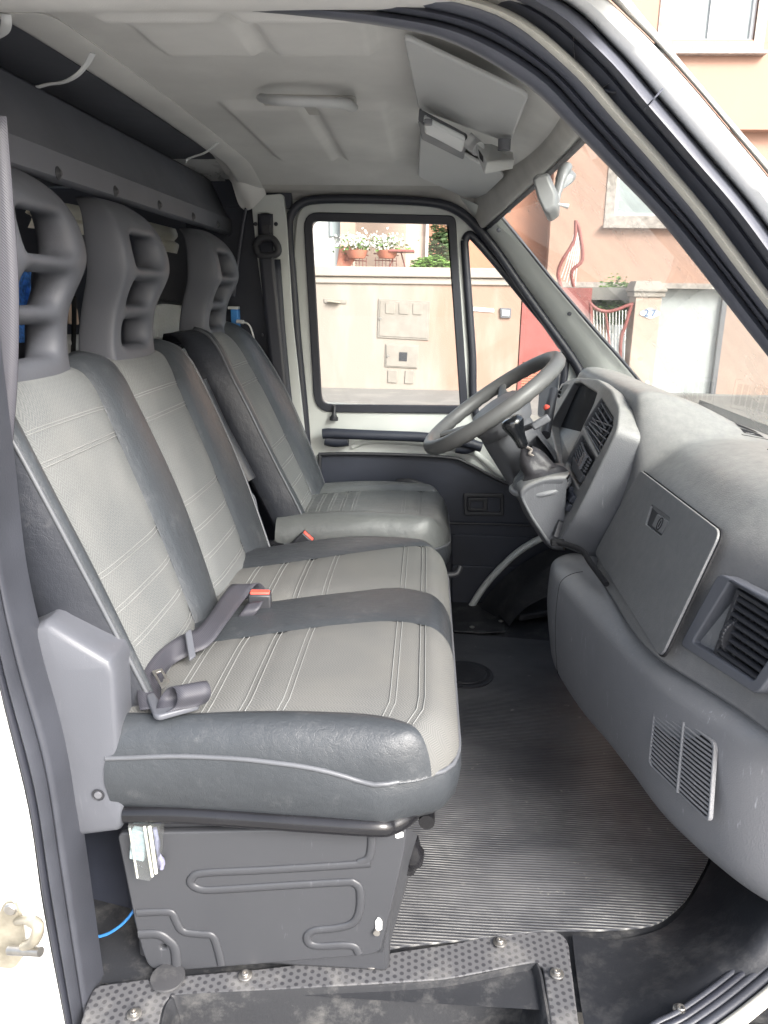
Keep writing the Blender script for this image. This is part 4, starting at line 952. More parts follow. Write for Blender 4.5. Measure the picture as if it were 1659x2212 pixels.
def cushion(par, xs, ys, segs, edges, ztop, zpip, zbot, pipe_m, stitch_x, rad=.05, near=True, mats=('leather', 'fabric_seat'), rearx=-.42, frontx=.06, stm='stitch'):
    """xs: x range; edges: y boundary functions of x-fraction; rounded front and sides"""
    NX = 46
    y0f, y1f = edges[0], edges[-1]
    def hz(x, y, t=0):
        u = (x-rearx)/(frontx-rearx)
        ya, yb = y0f(u), y1f(u)
        z = ztop + .012*math.sin(math.pi*min(1, max(0, u))) - .010*(1-u)
        df = frontx-x; 
        if df < rad: z -= (rad - math.sqrt(max(0, rad*rad-(rad-df)**2)))*(ztop-zpip)/rad
        for d in (y-ya, yb-y):
            if d < rad: z -= (rad - math.sqrt(max(0, rad*rad-(rad-d)**2)))*(ztop-zpip)/rad*.92
        return max(z, zpip - .0)
    def xf(u, y):
        # plan outline: front edge bows and corners round off
        ya, yb = y0f(1), y1f(1); d = min(y-ya, yb-y); c = .10
        pull = 0 if d > c else (c-math.sqrt(max(0, c*c-(c-d)**2)))
        return rearx + (frontx-pull-rearx)*u
    def pt(u, y, extra=0):
        x = xf(u, y); ya, yb = y0f(1), y1f(1); d = min(y-ya, yb-y); c = .10
        pull = 0 if d > c else (c-math.sqrt(max(0, c*c-(c-d)**2)))
        return Vector((x, y, hz(min(x+pull, frontx), y)+extra))
    def us():
        out = [k/30*.88 for k in range(31)]; out += [.88+.12*math.sin(math.pi/2*k/14) for k in range(1, 15)]; return out
    U_ = us()
    for i, (mt, bl, nm) in enumerate(segs):
        rows = []
        for u in U_:
            ya, yb = edges[i](u), edges[i+1](u); r = []
            for k in range(15):
                t = k/14
                if i == 0: t = 1-math.cos(t*math.pi/2) if True else t
                if i == len(segs)-1: t = math.sin(t*math.pi/2)
                b = bl*(math.sin(math.pi*t)**.6 if 0 < t < 1 else 0)
                if mt.startswith('fabric') or mt == 'leather_pad':
                    b = bl*(1-(2*t-1)**4)
                    for sx in stitch_x: b -= .003*math.exp(-((u-sx)/.008)**2)
                fade = 1-sstep(.93, 1, u); r.append(pt(u, ya+(yb-ya)*t, b*fade))
            rows.append(r)
        o = mesh(nm, *gfaces(rows), M[mt if mt != 'leather_pad' else 'leather_drv'], par, smooth=180, recalc=False)
        if mt.startswith('fabric') or mt == 'leather_pad':
            L = []
            for sx in stitch_x:
                for d in (-.009, .009):
                    L.append(tubeg([pt(sx+d, edges[i](sx)+(edges[i+1](sx)-edges[i](sx))*k/10, bl*(1-(2*k/10-1)**4)) for k in range(11)], .0008, n=5, res=1))
            for l_ in L: mesh('stitching', *l_, M[stm], o, smooth=60)
    # lower band below the piping: follow the rim
    rim = [pt(u, y0f(u)) for u in [k/14 for k in range(15)]]
    nfr = 26
    rimf = [pt(1, y0f(1)+(y1f(1)-y0f(1))*k/nfr) for k in range(1, nfr)]
    rim2 = [pt(u, y1f(u)) for u in [1-k/14 for k in range(15)]]
    R_ = rim+rimf+rim2
    cxm, cym = (rearx+frontx)/2-.06, (y0f(.5)+y1f(.5))/2
    rows = []
    for (sc, dz) in ((1.0, 0), (1.012, -.015), (1.016, -.04), (1.0, -.075), (.955, -.10), (.87, -.112), (.75, -.116)):
        k = (zpip-zbot)/.112
        rows.append([Vector((cxm+(p.x-cxm)*sc, cym+(p.y-cym)*(1+(sc-1)*.7), p.z*(1) + dz*k - (p.z-zpip)*(0 if dz == 0 else min(1, -dz/.1)))) for p in R_])
    mesh('cushion_side', *gfaces(rows), M['leather'], par, smooth=180, recalc=False)
    tube('piping', R_, .0036, M['piping'], par, res=2, n=8)
    return pt
def C1(*t): return T(*t)
ptb = cushion(bench, None, None, [('leather', .006, 'side_bolster'), ('fabric_seat', .006, 'seat_cushion'), ('leather', .008, 'centre_bolster'), ('fabric_seat', .006, 'seat_cushion'), ('leather', .008, 'side_bolster')],
    [C1(.905, .903, .900, .897, .895, .895), C1(.955, .945, .948, .952, .950, .915), C1(1.165, 1.185, 1.215, 1.25, 1.275, 1.25), C1(1.325, 1.34, 1.37, 1.405, 1.44, 1.40), C1(1.545, 1.565, 1.60, 1.65, 1.705, 1.735), C1(1.70, 1.73, 1.765, 1.79, 1.795, 1.79)],
    .432, .368, .280, 'piping', [.16, .27, .38, .49, .80, .885], rearx=-.425, frontx=.064)
# ---- headrests
def headrest(loc, w, h, parent):
    ys = [-.5, -.455, -.315, -.16, 0, .13, .275, .45, .5]; zs = [0, .025, .118, .268, .370, .515, .605, .785, .92, .98, 1.0]
    prof = [(0, .004), (.10, .0), (.30, .006), (.375, .014), (.535, .040), (.61, .046), (.80, .034), (.93, .006), (1, -.030)]
    NI, NJ = len(ys), len(zs); vid = {}; V = []; Fc = []
    def wd(z): return w*lerp([(0, .90), (.13, .90), (.36, .86), (.6, 1.0), (.8, .97), (.93, .84), (1, .60)], z)
    def th(z, yy): return lerp([(0, .075), (.3, .07), (.6, .082), (.8, .072), (1, .04)], z)*(1-.35*(1-abs(yy)*2))
    def vert(i, j, s):
        k = (i, j, s)
        if k not in vid:
            z = zs[j]; yy = ys[i]; x = lerp(prof, z) - .012*(abs(yy)*2)**4 - (.012 if (i in (3, 4, 5) and j in (3, 4, 5, 6)) else 0)
            if s: x -= th(z, yy)
            vid[k] = len(V); V.append(Vector(loc)+Vector((x, yy*wd(z)*(.98 if s else 1), z*h)))
        return vid[k]
    hole = {(i, j) for i in (2, 3, 4, 5) for j in (2, 4, 6)}
    cells = {(i, j) for i in range(NI-1) for j in range(NJ-1)} - hole
    for (i, j) in cells:
        Fc.append([vert(i, j, 0), vert(i+1, j, 0), vert(i+1, j+1, 0), vert(i, j+1, 0)]); Fc.append([vert(i, j, 1), vert(i, j+1, 1), vert(i+1, j+1, 1), vert(i+1, j, 1)])
        for (di, dj, a, b) in ((0, -1, (i, j), (i+1, j)), (1, 0, (i+1, j), (i+1, j+1)), (0, 1, (i+1, j+1), (i, j+1)), (-1, 0, (i, j+1), (i, j))):
            if (i+di, j+dj) not in cells: Fc.append([vert(*a, 1), vert(*b, 1), vert(*b, 0), vert(*a, 0)])
    return mesh('headrest', V, Fc, M['head'], parent, smooth=180, sub=3)
headrest((-.580, 1.150, .866), .255, .308, bench)
headrest((-.580, 1.558, .864), .255, .304, bench)
# driver's seat
drv = empty('driver_seat', (-.15, 2.1, 0), 'single driver seat with leatherette cushion behind the bench, next to the far door', 'seat')
sp2 = spine_fn([(-.300, .36), (-.335, .45), (-.378, .54), (-.420, .63), (-.462, .72), (-.503, .80), (-.538, .86), (-.575, .890), (-.625, .893), (-.66, .87)])
e2 = [T(1.94, 1.93, 1.925, 1.92, 1.92, 1.925, 1.95, 1.985, 2.02, 2.03), T(1.985, 1.975, 1.965, 1.965, 1.97, 1.98, 2.00, 2.02, 2.045, 2.05), T(2.17, 2.185, 2.20, 2.21, 2.21, 2.205, 2.20, 2.20, 2.20, 2.20), T(2.28, 2.32, 2.36, 2.385, 2.385, 2.36, 2.33, 2.30, 2.27, 2.25)]
backrest(drv, sp2, [('leather', .020, 'side_bolster'), ('fabric_back', .008, 'back_cushion'), ('leather', .030, 'side_bolster')], e2, None, (0, 1), stl, thick=.085)
headrest((-.572, 2.145, .876), .250, .285, drv)
ptd = cushion(drv, None, None, [('leather_drv', .014, 'side_bolster'), ('leather_pad', .006, 'seat_cushion'), ('leather_drv', .014, 'side_bolster')],
    [C1(1.885, 1.885, 1.885, 1.885, 1.89, 1.89), C1(1.99, 1.98, 1.975, 1.97, 1.965, 1.94), C1(2.20, 2.205, 2.215, 2.225, 2.235, 2.27), C1(2.315, 2.325, 2.33, 2.335, 2.335, 2.33)],
    .432, .365, .285, 'piping', [.14, .21, .28, .35, .42, .72, .82], rearx=-.38, frontx=.078)
mesh('seat_base', *merge([boxg((-.14, 2.1, .15), (.40, .38, .27))]), M['dark_pl'], drv, bevel=.01)
tube('slide_lever', [Vector((.03, 1.90, .30)), Vector((.09, 1.90, .30)), Vector((.105, 1.91, .32))], .008, M['dark_pl'], drv)
# ================================================================ DASHBOARD
dash = empty('dashboard', (.6, 1.65, .3), 'long dark grey plastic dashboard with glovebox, vents and instrument pod', 'dashboard')
# upper shell: passenger side profile blending to the raised pod
PASS = [(.775, .705), (.735, .722), (.665, .733), (.585, .735), (.520, .722), (.480, .695), (.4425, .655), (.4245, .605), (.4040, .550), (.3860, .500), (.3710, .458), (.377, .446), (.46, .44)]
POD = [(.775, .705), (.735, .724), (.665, .748), (.585, .785), (.520, .806), (.465, .812), (.440, .790), (.440, .70), (.430, .60), (.420, .520), (.400, .475), (.41, .450), (.46, .44)]
def dsec(y):
    f = sstep(1.53, 1.66, y); g = sstep(2.42, 2.26, y) if y > 2.2 else 1
    f *= (.35+.65*g)
    e = sstep(1.22, .90, y)*1.0          # end of the dash turns forward to the door
    out = []
    for i, (a, b) in enumerate(zip(PASS, POD)):
        x = a[0]+(b[0]-a[0])*f; z = a[1]+(b[1]-a[1])*f
        d = abs(y-1.65)/.8
        x += e*.100*(1 if i > 3 else .3)
        if i <= 2: x -= .055*d*d; z -= .012*d*d
        out.append(Vector((x, y, z)))
    return out
ysd = [.88, .93, .98, 1.04, 1.10, 1.16, 1.25, 1.35, 1.45, 1.50, 1.54, 1.57, 1.60, 1.63, 1.66, 1.72, 1.85, 2.0, 2.15, 2.25, 2.32, 2.38, 2.44]
sheet('upper_shell', [dsec(y) for y in ysd], M['dash'], dash, 4, 4, smooth=180)
# seam line where the pod moulding meets the shell
sm = [(1308, 826), (1335, 846), (1358, 876), (1370, 905), (1370, 930), (1348, 975), (1315, 1030), (1285, 1085), (1250, 1163)]
# lower bolster
def lsec(y):
    fx = lerp([(.88, .565), (.92, .500), (.96, .455), (1.0, .428), (1.06, .398), (1.12, .376), (1.2, .358), (1.3, .338), (1.4, .318), (1.5, .298), (1.57, .287), (1.62, .287), (1.66, .295), (1.69, .320)], y)
    bz = lerp([(.88, .16), (1.0, .165), (1.1, .17), (1.25, .175), (1.4, .165), (1.55, .175), (1.62, .20), (1.69, .26)], y)
    bx = fx+lerp([(.88, .05), (1.0, .055), (1.15, .05), (1.4, .09), (1.55, .09), (1.69, .06)], y)
    tz = lerp([(.88, .452), (1.0, .447), (1.2, .440), (1.45, .445), (1.6, .455), (1.66, .450), (1.69, .430)], y)
    tx = fx+.045
    return [Vector((tx+.10, y, tz-.004)), Vector((tx+.03, y, tz)), Vector((tx-.012, y, tz-.004)), Vector((fx+.006, y, tz-.022)), Vector((fx, y, tz-.055)), Vector((fx, y, tz-.12)), Vector((fx+.008, y, bz+.075)), Vector((fx+.022, y, bz+.028)), Vector((bx, y, bz)), Vector((bx+.06, y, bz-.012)), Vector((bx+.14, y, bz-.01))]
yl = [.88, .92, .96, 1.0, 1.06, 1.12, 1.2, 1.3, 1.4, 1.5, 1.57, 1.62, 1.66, 1.69]
sheet('lower_bolster', [lsec(y) for y in yl], M['bolster'], dash, 4, 4, smooth=180)
mesh('end_cap', [v for v in lsec(1.69)], [list(range(11))], M['bolster'], dash, smooth=0, recalc=False)
capo = [(p.x, p.z) for p in dsec(.89)[1:11]]+[(p.x, p.z) for p in lsec(.89)[2:10]]+[(.74, .14), (.78, .40)]
plate('dash_end_cap', capo, [], (0, .884, 0), (1, 0, 0), (0, 0, 1), .006, M['dash'], dash, .0005)
def lpt(y, k):   # point on lower bolster surface, k = float index
    return cr1(lsec(y), k)
tube('moulding_seam', [lpt(1.535, 1.6+k*.35)+Vector((-.0004, 0, .0002)) for k in range(19)], .0009, M['black'], dash, res=2, n=5)
# dark slot between upper shell and bolster
mesh('dash_gap', *boxg((.515, 1.36, .452), (.16, .44, .02)), M['black'], dash, smooth=0)
tube('gap_trim', [at(1430, 1421, y=1.13)+Vector((.006, 0, -.004)), at(1360, 1310, y=1.30)+Vector((.006, 0, -.004)), at(1290, 1200, y=1.56)+Vector((.006, 0, -.004))], .004, M['dark_pl'], dash, res=3)
# ---- glovebox lid in the face plane
pA, pB, pC = Vector((.4425, 1.3, .655)), Vector((.3710, 1.3, .458)), Vector((.4425, 1.4, .655))
PG = Plane(pA, (0, -1, 0), pA-pB); gn = 1 if PG.N.x < 0 else -1
PG = PG if gn == 1 else Plane(pA, (0, 1, 0), pA-pB)
lid = [(1386, 1016), (1562, 1150), (1432, 1424), (1288, 1196)]
gap = PG.plate('lid_gap', [(1386, 1013), (1565, 1149), (1432, 1428), (1286, 1196)], [], .004, M['black'], dash, r=.022, h=.0005, bevel=.0003)
gb = PG.plate('glovebox_lid', lid, [[(1412, 1092), (1453, 1122), (1434, 1160), (1399, 1134)]], .010, M['dash'], dash, r=.020, hr=.004, h=.0048, bevel=.0016, res=3)
PG.plate('latch_recess', [(1405, 1085), (1460, 1120), (1436, 1168), (1392, 1135)], [], .004, M['dark_pl'], gb, h=.0008, bevel=.0003)
PG.plate('latch', [(1426, 1112), (1450, 1129), (1434, 1156), (1414, 1138)], [], .008, M['dash'], gb, r=.003, h=.0058, bevel=.0015)
lk = PG.px(1432, 1134); rr_ = []
ov = [(lk[0]+.0105*math.cos(a*math.pi/12), lk[1]+.012*math.sin(a*math.pi/12)) for a in range(24)]
ov2 = [(lk[0]+.0088*math.cos(a*math.pi/12), lk[1]+.0102*math.sin(a*math.pi/12)) for a in range(24)]
plate('keyhole', ov, [ov2], PG.O+PG.N*.0068, PG.U, PG.V, .002, M['black'], gb, .0003)
plate('keyhole', [(lk[0]-.001, lk[1]-.006), (lk[0]+.001, lk[1]-.006), (lk[0]+.001, lk[1]+.006), (lk[0]-.001, lk[1]+.006)], [], PG.O+PG.N*.0068, PG.U, PG.V, .002, M['black'], gb, .0003)
# ---- passenger vent: diagonal plane near the door
va = at(1485, 1390, z=.488); vb = at(1640, 1500, z=.488); vc = at(1568, 1240, z=.612)
vb2 = at(1659, 1295, z=.585)
PV = Plane(va, vb-va, vc-va)
if PV.N.x > 0: PV = Plane(va, va-vb, vc-va)
PV.O = PV.O+PV.N*.006
vt = empty('air_vent', va, 'square adjustable air vent with slats at the passenger end of the dashboard', 'air vent')
Fo = [(1572, 1238), (1480, 1385), (1484, 1402), (1640, 1502), (1655, 1498), (1760, 1345), (1752, 1330)]
Fi = [(1590, 1256), (1508, 1388), (1640, 1472), (1725, 1345)]
Fo4 = [(1564, 1238), (1478, 1394), (1648, 1504), (1768, 1342)]
PV.plate('bezel', Fo4, [Fi], .030, M['cover_pl'], vt, r=.014, hr=.006, h=.010, bevel=.003)
PV.plate('vent_well', [(1588, 1250), (1502, 1390), (1642, 1480), (1735, 1345)], [], .004, M['cover_pl'], vt, h=-.016, bevel=.0005)
def bil(q, u, v):
    a, b, c, d = q; return ((a[0]*(1-u)+b[0]*u)*(1-v)+(d[0]*(1-u)+c[0]*u)*v, (a[1]*(1-u)+b[1]*u)*(1-v)+(d[1]*(1-u)+c[1]*u)*v)
VQ = [(1598, 1285), (1720, 1362), (1648, 1482), (1550, 1412)]      # inner louvre field TL TR BR BL
PV.plate('louvre_frame', [bil(VQ, -.06, -.07), bil(VQ, 1.06, -.07), bil(VQ, 1.06, 1.06), bil(VQ, -.06, 1.06)], [[bil(VQ, .0, .0), bil(VQ, 1, .0), bil(VQ, 1, .98), bil(VQ, 0, .98)]], .016, M['dark_pl'], vt, r=.002, h=.003, bevel=.0015)
PV.plate('vent_dark', [bil(VQ, 0, 0), bil(VQ, 1, 0), bil(VQ, 1, 1), bil(VQ, 0, 1)], [], .002, M['black'], vt, h=-.012, bevel=.0003)
for k in range(8):
    v = (k+.45)/8; a = PV.P(*PV.px(*bil(VQ, .01, v)), .001); b = PV.P(*PV.px(*bil(VQ, .99, v)), .001)
    tube('slat', [a, b], .0048, M['grey_pl'] if False else M['dark_pl'], vt, res=1, n=10, flat=.45, up=(PV.N*.6+PV.V*.8))
mesh('rear_fins', *merge([boxg(PV.P(*PV.px(*bil(VQ, (k+.5)/9, .5)), -.008), (.0012, .006, .062), Matrix((PV.U, PV.N, PV.V)).transposed()) for k in range(9)]), M['dark_pl'], vt, smooth=0)
# thumbwheel
wc = PV.P(*PV.px(1577, 1372), -.012)
V, Fc = latheg([(.0, -.0045), (.026, -.0045), (.028, -.003), (.028, .003), (.026, .0045), (0, .0045)], wc, PV.U, 60)
for i in range(2*60, 4*60):
    if (i % 60) % 2: V[i] = wc+(V[i]-wc)*.955
mesh('thumbwheel', V, Fc, M['dark_pl'], vt, smooth=0)
for (p, s) in (((1534, 1403), .0022), ((1577, 1303), .0024), ((1540, 1382), .0012)):
    plate('white_mark', [(PV.px(*p)[0]+s*math.cos(a*.785), PV.px(*p)[1]+s*math.sin(a*.785)) for a in range(8)], [], PV.O+PV.N*-.0115, PV.U, PV.V, .001, M['light_pl'], vt, .0002)
tube('white_mark', [PV.P(*PV.px(1572, 1316), -.0115), PV.P(*PV.px(1580, 1312), -.0115), PV.P(*PV.px(1582, 1322), -.0115)], .0011, M['light_pl'], vt, res=2, n=6)
# ---- speaker/air grille on the lower bolster near the door
ga = at(1423, 1515, z=.385); gb_ = at(1545, 1611, z=.385); gc = at(1410, 1655, z=.285)
PR = Plane(gc, gb_-ga, ga-gc)
if PR.N.x > 0: PR = Plane(gc, ga-gb_, ga-gc)
GQ = [(1423, 1512), (1547, 1606), (1535, 1772), (1408, 1650)]
gr = empty('dash_grille', gc, 'slotted grille of slanted bars low on the near end of the dashboard', 'grille')
PR.plate('grille_back', [bil(GQ, 0, 0), bil(GQ, 1, 0), bil(GQ, 1, 1), bil(GQ, 0, 1)], [], .004, M['black'], gr, r=.008, h=.004, bevel=.0005)
PR.plate('grille_rim', [bil(GQ, -.03, -.03), bil(GQ, 1.03, -.03), bil(GQ, 1.03, 1.02), bil(GQ, -.03, 1.02)], [[bil(GQ, .01, .01), bil(GQ, .99, .01), bil(GQ, .99, .985), bil(GQ, 0.01, .985)]], .008, M['bolster'], gr, r=.010, h=.006, bevel=.002)
for k in range(15):
    v = (k+.9)/16
    tube('bar', [PR.P(*PR.px(*bil(GQ, 0.0, v)), .004), PR.P(*PR.px(*bil(GQ, .25, v)), .006), PR.P(*PR.px(*bil(GQ, .75, v)), .006), PR.P(*PR.px(*bil(GQ, 1.0, v)), .004)], .0019, M['bolster'], gr, res=2, n=8)
tube('mullion', [PR.P(*PR.px(*bil(GQ, .5, 0)), .0065), PR.P(*PR.px(*bil(GQ, .5, 1)), .0065)], .0030, M['bolster'], gr, res=1, n=8)
# ---- demister outlets along the windshield foot
for i, (q, nb) in enumerate(((((1462, 897), (1520, 906), (1500, 914), (1478, 905)), 3), (((1535, 912), (1640, 938), (1630, 952), (1520, 925)), 7), (((1640, 968), (1720, 1000), (1720, 1030), (1655, 985)), 5))):
    c = [onplane(x, y, (.70, 1.6, .728), (.18, 0, 1)) for x, y in q]
    O = c[0]; PQ = Plane(c[0]+Vector((0, 0, .0)), (0, -1, 0), (1, 0, -.1)); 
    if PQ.N.z < 0: PQ = Plane(c[0], (0, 1, 0), (1, 0, -.1))
# simple demister strips placed on the shelf itself
for i, (y0_, y1_, n_) in enumerate(((1.98, 2.16, 6), (1.58, 1.86, 9), (1.16, 1.44, 9))):
    e = dash
    def topz(y, x):
        s = dsec(y); P = [Vector((p.x, 0, p.z)) for p in s[:5]]
        for a, b in zip(P, P[1:]):
            if b.x <= x <= a.x: return a.z+(b.z-a.z)*(x-a.x)/(b.x-a.x)
        return P[1].z
    xa, xb = .648, .690
    L = []
    fr_ = [Vector((x, y, topz(y, x)+.0012)) for x, y in ((xa-.008, y0_-.01), (xb+.008, y0_-.01), (xb+.008, y1_+.01), (xa-.008, y1_+.01))]
    tube('demister_outline', fr_+[fr_[0]], .0009, M['black'], dash, res=1, n=5)
    for k in range(n_):
        ya = y0_+(y1_-y0_)*(k+.12)/n_; yb = y0_+(y1_-y0_)*(k+.88)/n_
        V = [Vector((x, y, topz(y, x)+.0008)) for x, y in ((xa, ya), (xb, ya), (xb, yb), (xa, yb))]
        L.append((V, [[0, 1, 2, 3]]))
    o = mesh('demister_slots', *merge(L), M['black'], dash, smooth=0, recalc=False); o['kind'] = 'stuff' if False else 'part'
    del o['kind']
# ---- instrument pod face
PP = Plane((.298, 1.70, .474), (0, -1, 0), (.36, 0, 1))
if PP.N.x > 0: PP = Plane((.298, 1.70, .474), (0, 1, 0), (.36, 0, 1))
pod_o = [(1221, 822), (1245, 814), (1290, 818), (1322, 842), (1338, 880), (1334, 925), (1306, 985), (1270, 1060), (1240, 1120), (1202, 1178), (1186, 1165), (1185, 1030), (1160, 935), (1192, 865)]
hood = [(1240, 828), (1252, 826), (1289, 850), (1282, 872), (1252, 935), (1226, 990), (1212, 1012), (1188, 918)]
vent_h = [(1298, 862), (1324, 904), (1322, 925), (1291, 984), (1260, 921)]
fvent = [(1213, 827), (1236, 826), (1206, 866), (1198, 858)]
radio_h = [(1256, 942), (1285, 992), (1250, 1055), (1222, 1000)]
PP.plate('instrument_pod', pod_o, [hood, vent_h, fvent, radio_h], .115, M['dash'], dash, r=[.02]*14, hr=.006, h=.0, bevel=.0055, res=3)
pod = bpy.data.objects[dash.children[-1].name]
PP.plate('pod_backing', [(1225, 832), (1245, 820), (1288, 825), (1318, 850), (1330, 885), (1325, 925), (1290, 990), (1240, 1080), (1200, 1140), (1192, 1030), (1172, 935), (1198, 870)], [], .004, M['black'], dash, r=.02, h=-.058, bevel=.001)
M['lens'] = simple('cluster_lens', (.010, .011, .016), .75, spec=.15)
# cluster bucket: sloping dark lens with lighter apron
V = [PP.P(*PP.px(*p), h) for p, h in (((1246, 822), -.014), ((1294, 848), -.014), ((1258, 930), -.030), ((1184, 912), -.030))]
mesh('cluster_lens', V, [[0, 1, 2, 3]], M['lens'], dash, smooth=0, recalc=False)
V = [PP.P(*PP.px(*p), h) for p, h in (((1182, 912), -.031), ((1260, 930), -.031), ((1228, 990), -.006), ((1211, 1012), -.006))]
mesh('cluster_apron', V, [[0, 1, 2, 3]], M['dash'], dash, smooth=0, recalc=False)
# pod vents: two slatted outlets
def ventset(name, Q, nx, nz, label, gname):
    e = empty(name, PP.P(*PP.px(*Q[3])), label, 'air vent', gname)
    L = []
    for i in (0, nz):
        L.append(tubeg([PP.P(*PP.px(*bil(Q, -.02, i/nz)), -.012), PP.P(*PP.px(*bil(Q, 1.02, i/nz)), -.012)], .0024, n=6, res=1))
    for i in range(nx+1):
        a = PP.P(*PP.px(*bil(Q, i/nx, 0)), -.012); b = PP.P(*PP.px(*bil(Q, i/nx, 1)), -.012); L.append(tubeg([a, b], .0022, n=6, res=1))
    mesh('vanes', *merge(L), M['grey_pl'], e, smooth=60)
    for i in range(nz+1):
        a = PP.P(*PP.px(*bil(Q, 0, i/nz)), -.004); b = PP.P(*PP.px(*bil(Q, 1, i/nz)), -.004); tube('slat', [a, b], .0024, M['grey_pl'], e, res=1, n=6, flat=.8)
    return e
ventset('air_vent', [(1296, 870), (1318, 908), (1290, 940), (1270, 912)], 4, 4, 'upper slatted air vent in the instrument pod nearest the camera', 'instrument pod vents')
ventset('air_vent', [(1278, 905), (1318, 920), (1292, 976), (1262, 925)], 4, 4, 'lower slatted air vent in the instrument pod, under the upper one', 'instrument pod vents')
ventset('air_vent', [(1214, 829), (1233, 829), (1207, 862), (1200, 857)], 4, 4, 'slatted air vent at the far driver door end of the pod', 'instrument pod vents')
# heater control stack
hc = empty('heater_controls', PP.P(*PP.px(1250, 1000)), 'row of grey heater sliders in the middle of the instrument pod', 'controls')
RQ = [(1256, 944), (1283, 992), (1250, 1053), (1223, 1000)]
PP.plate('control_panel', [bil(RQ, .02, .02), bil(RQ, .98, .02), bil(RQ, .98, .98), bil(RQ, .02, .98)], [], .01, M['dark_pl'], hc, r=.003, h=-.010, bevel=.001)
for k in range(5):
    v = .14+k*.10
    tube('slider', [PP.P(*PP.px(*bil(RQ, .10, v)), -.004), PP.P(*PP.px(*bil(RQ, .55, v)), .002), PP.P(*PP.px(*bil(RQ, .85, v)), -.002)], .0042, M['grey_pl'], hc, res=2, n=8, flat=.6)
    tube('knob', [PP.P(*PP.px(*bil(RQ, .62, v-.03)), .006), PP.P(*PP.px(*bil(RQ, .80, v-.03)), .008)], .0040, M['cover_pl'], hc, res=1, n=8)
for (q, nm) in (([bil(RQ, .1, .64), bil(RQ, .9, .64), bil(RQ, .85, .93), bil(RQ, .3, .93)], 'hazard_switch'),):
    PP.plate(nm, q, [], .008, M['grey_pl'], hc, r=.002, h=-.001, bevel=.0015)
# lower switches and radio
sw = empty('switch_bank', PP.P(*PP.px(1232, 1070)), 'bank of black rocker switches below the heater sliders', 'switches')
for q in ([(1228, 1044), (1240, 1056), (1232, 1072), (1222, 1058)], [(1238, 1062), (1246, 1074), (1238, 1088), (1230, 1076)], [(1222, 1062), (1230, 1078), (1224, 1092), (1216, 1078)], [(1230, 1082), (1238, 1092), (1230, 1106), (1222, 1094)]):
    PP.plate('rocker', q, [], .014, M['navy'], sw, r=.002, h=.010, bevel=.002)
rd = empty('radio', PP.P(*PP.px(1205, 1140)), 'car radio edge with worn silver volume knob low on the console', 'radio')
PP.plate('radio_face', [(1208, 1112), (1218, 1128), (1206, 1164), (1194, 1150)], [], .02, M['dark_pl'], rd, r=.003, h=.012, bevel=.002)
PP.plate('display', [(1210, 1122), (1214, 1130), (1206, 1150), (1202, 1142)], [], .004, M['grey_pl'], rd, r=.001, h=.014, bevel=.0005)
M['chrome'] = simple('worn_chrome', (.72, .72, .74), .3, metallic=.7, var=.3, vs=200)
V, Fc = latheg([(.012, 0), (.0125, .004), (.011, .008), (.0125, .012), (.010, .016), (0, .016)], PP.P(*PP.px(1190, 1140), .004), PP.N, 20)
mesh('volume_knob', V, Fc, M['chrome'], rd, smooth=40)
lathe('small_knob', [(.006, 0), (.006, .01), (0, .01)], PP.P(*PP.px(1212, 1104), .008), PP.N, M['dark_pl'], rd, n=14)
# torn clip pieces at the slot
box('broken_clip', at(1205, 1172, y=1.60), (.03, .02, .012), M['black'], dash, bevel=.002)
tube('wire_loom', [at(1195, 1168, y=1.60), at(1225, 1176, y=1.58), at(1258, 1190, y=1.54), at(1275, 1215, y=1.5), at(1310, 1262, y=1.42)], .006, M['black'], dash, res=5)
# ---- console carrying the gear lever
con = empty('gear_console', at(1188, 1175, y=1.66), 'grey moulded console under the gear lever, left of the radio', 'console')
rows = []
for (pts, y) in (([(1225, 1030), (1172, 1036), (1126, 1062), (1140, 1105), (1165, 1145), (1190, 1178), (1215, 1180)], 1.66),
                 ([(1230, 1022), (1172, 1028), (1120, 1052), (1132, 1100), (1158, 1145), (1188, 1182), (1220, 1190)], 1.70),
                 ([(1225, 1010), (1170, 1012), (1114, 1032), (1122, 1085), (1150, 1135), (1185, 1180), (1220, 1185)], 1.82),
                 ([(1220, 1000), (1170, 1002), (1125, 1015), (1130, 1060), (1155, 1110), (1190, 1160), (1220, 1160)], 1.92)):
    rows.append([at(x, y_, y=y) for x, y_ in pts])
ctr0 = sum(rows[0], Vector())/len(rows[0]); rows = [[ctr0*.4+p*.6+Vector((0, .012, 0)) for p in rows[0]]]+rows
sheet('console_shell', rows, M['dash'], con, 4, 4, smooth=180)
mesh('console_front', *gfaces([[at(1225, 1035, y=1.665), at(1215, 1178, y=1.665)], [at(1172, 1040, y=1.662), at(1190, 1176, y=1.662)], [at(1128, 1064, y=1.662), at(1142, 1106, y=1.662)]]), M['dash'], con, smooth=180, recalc=False)
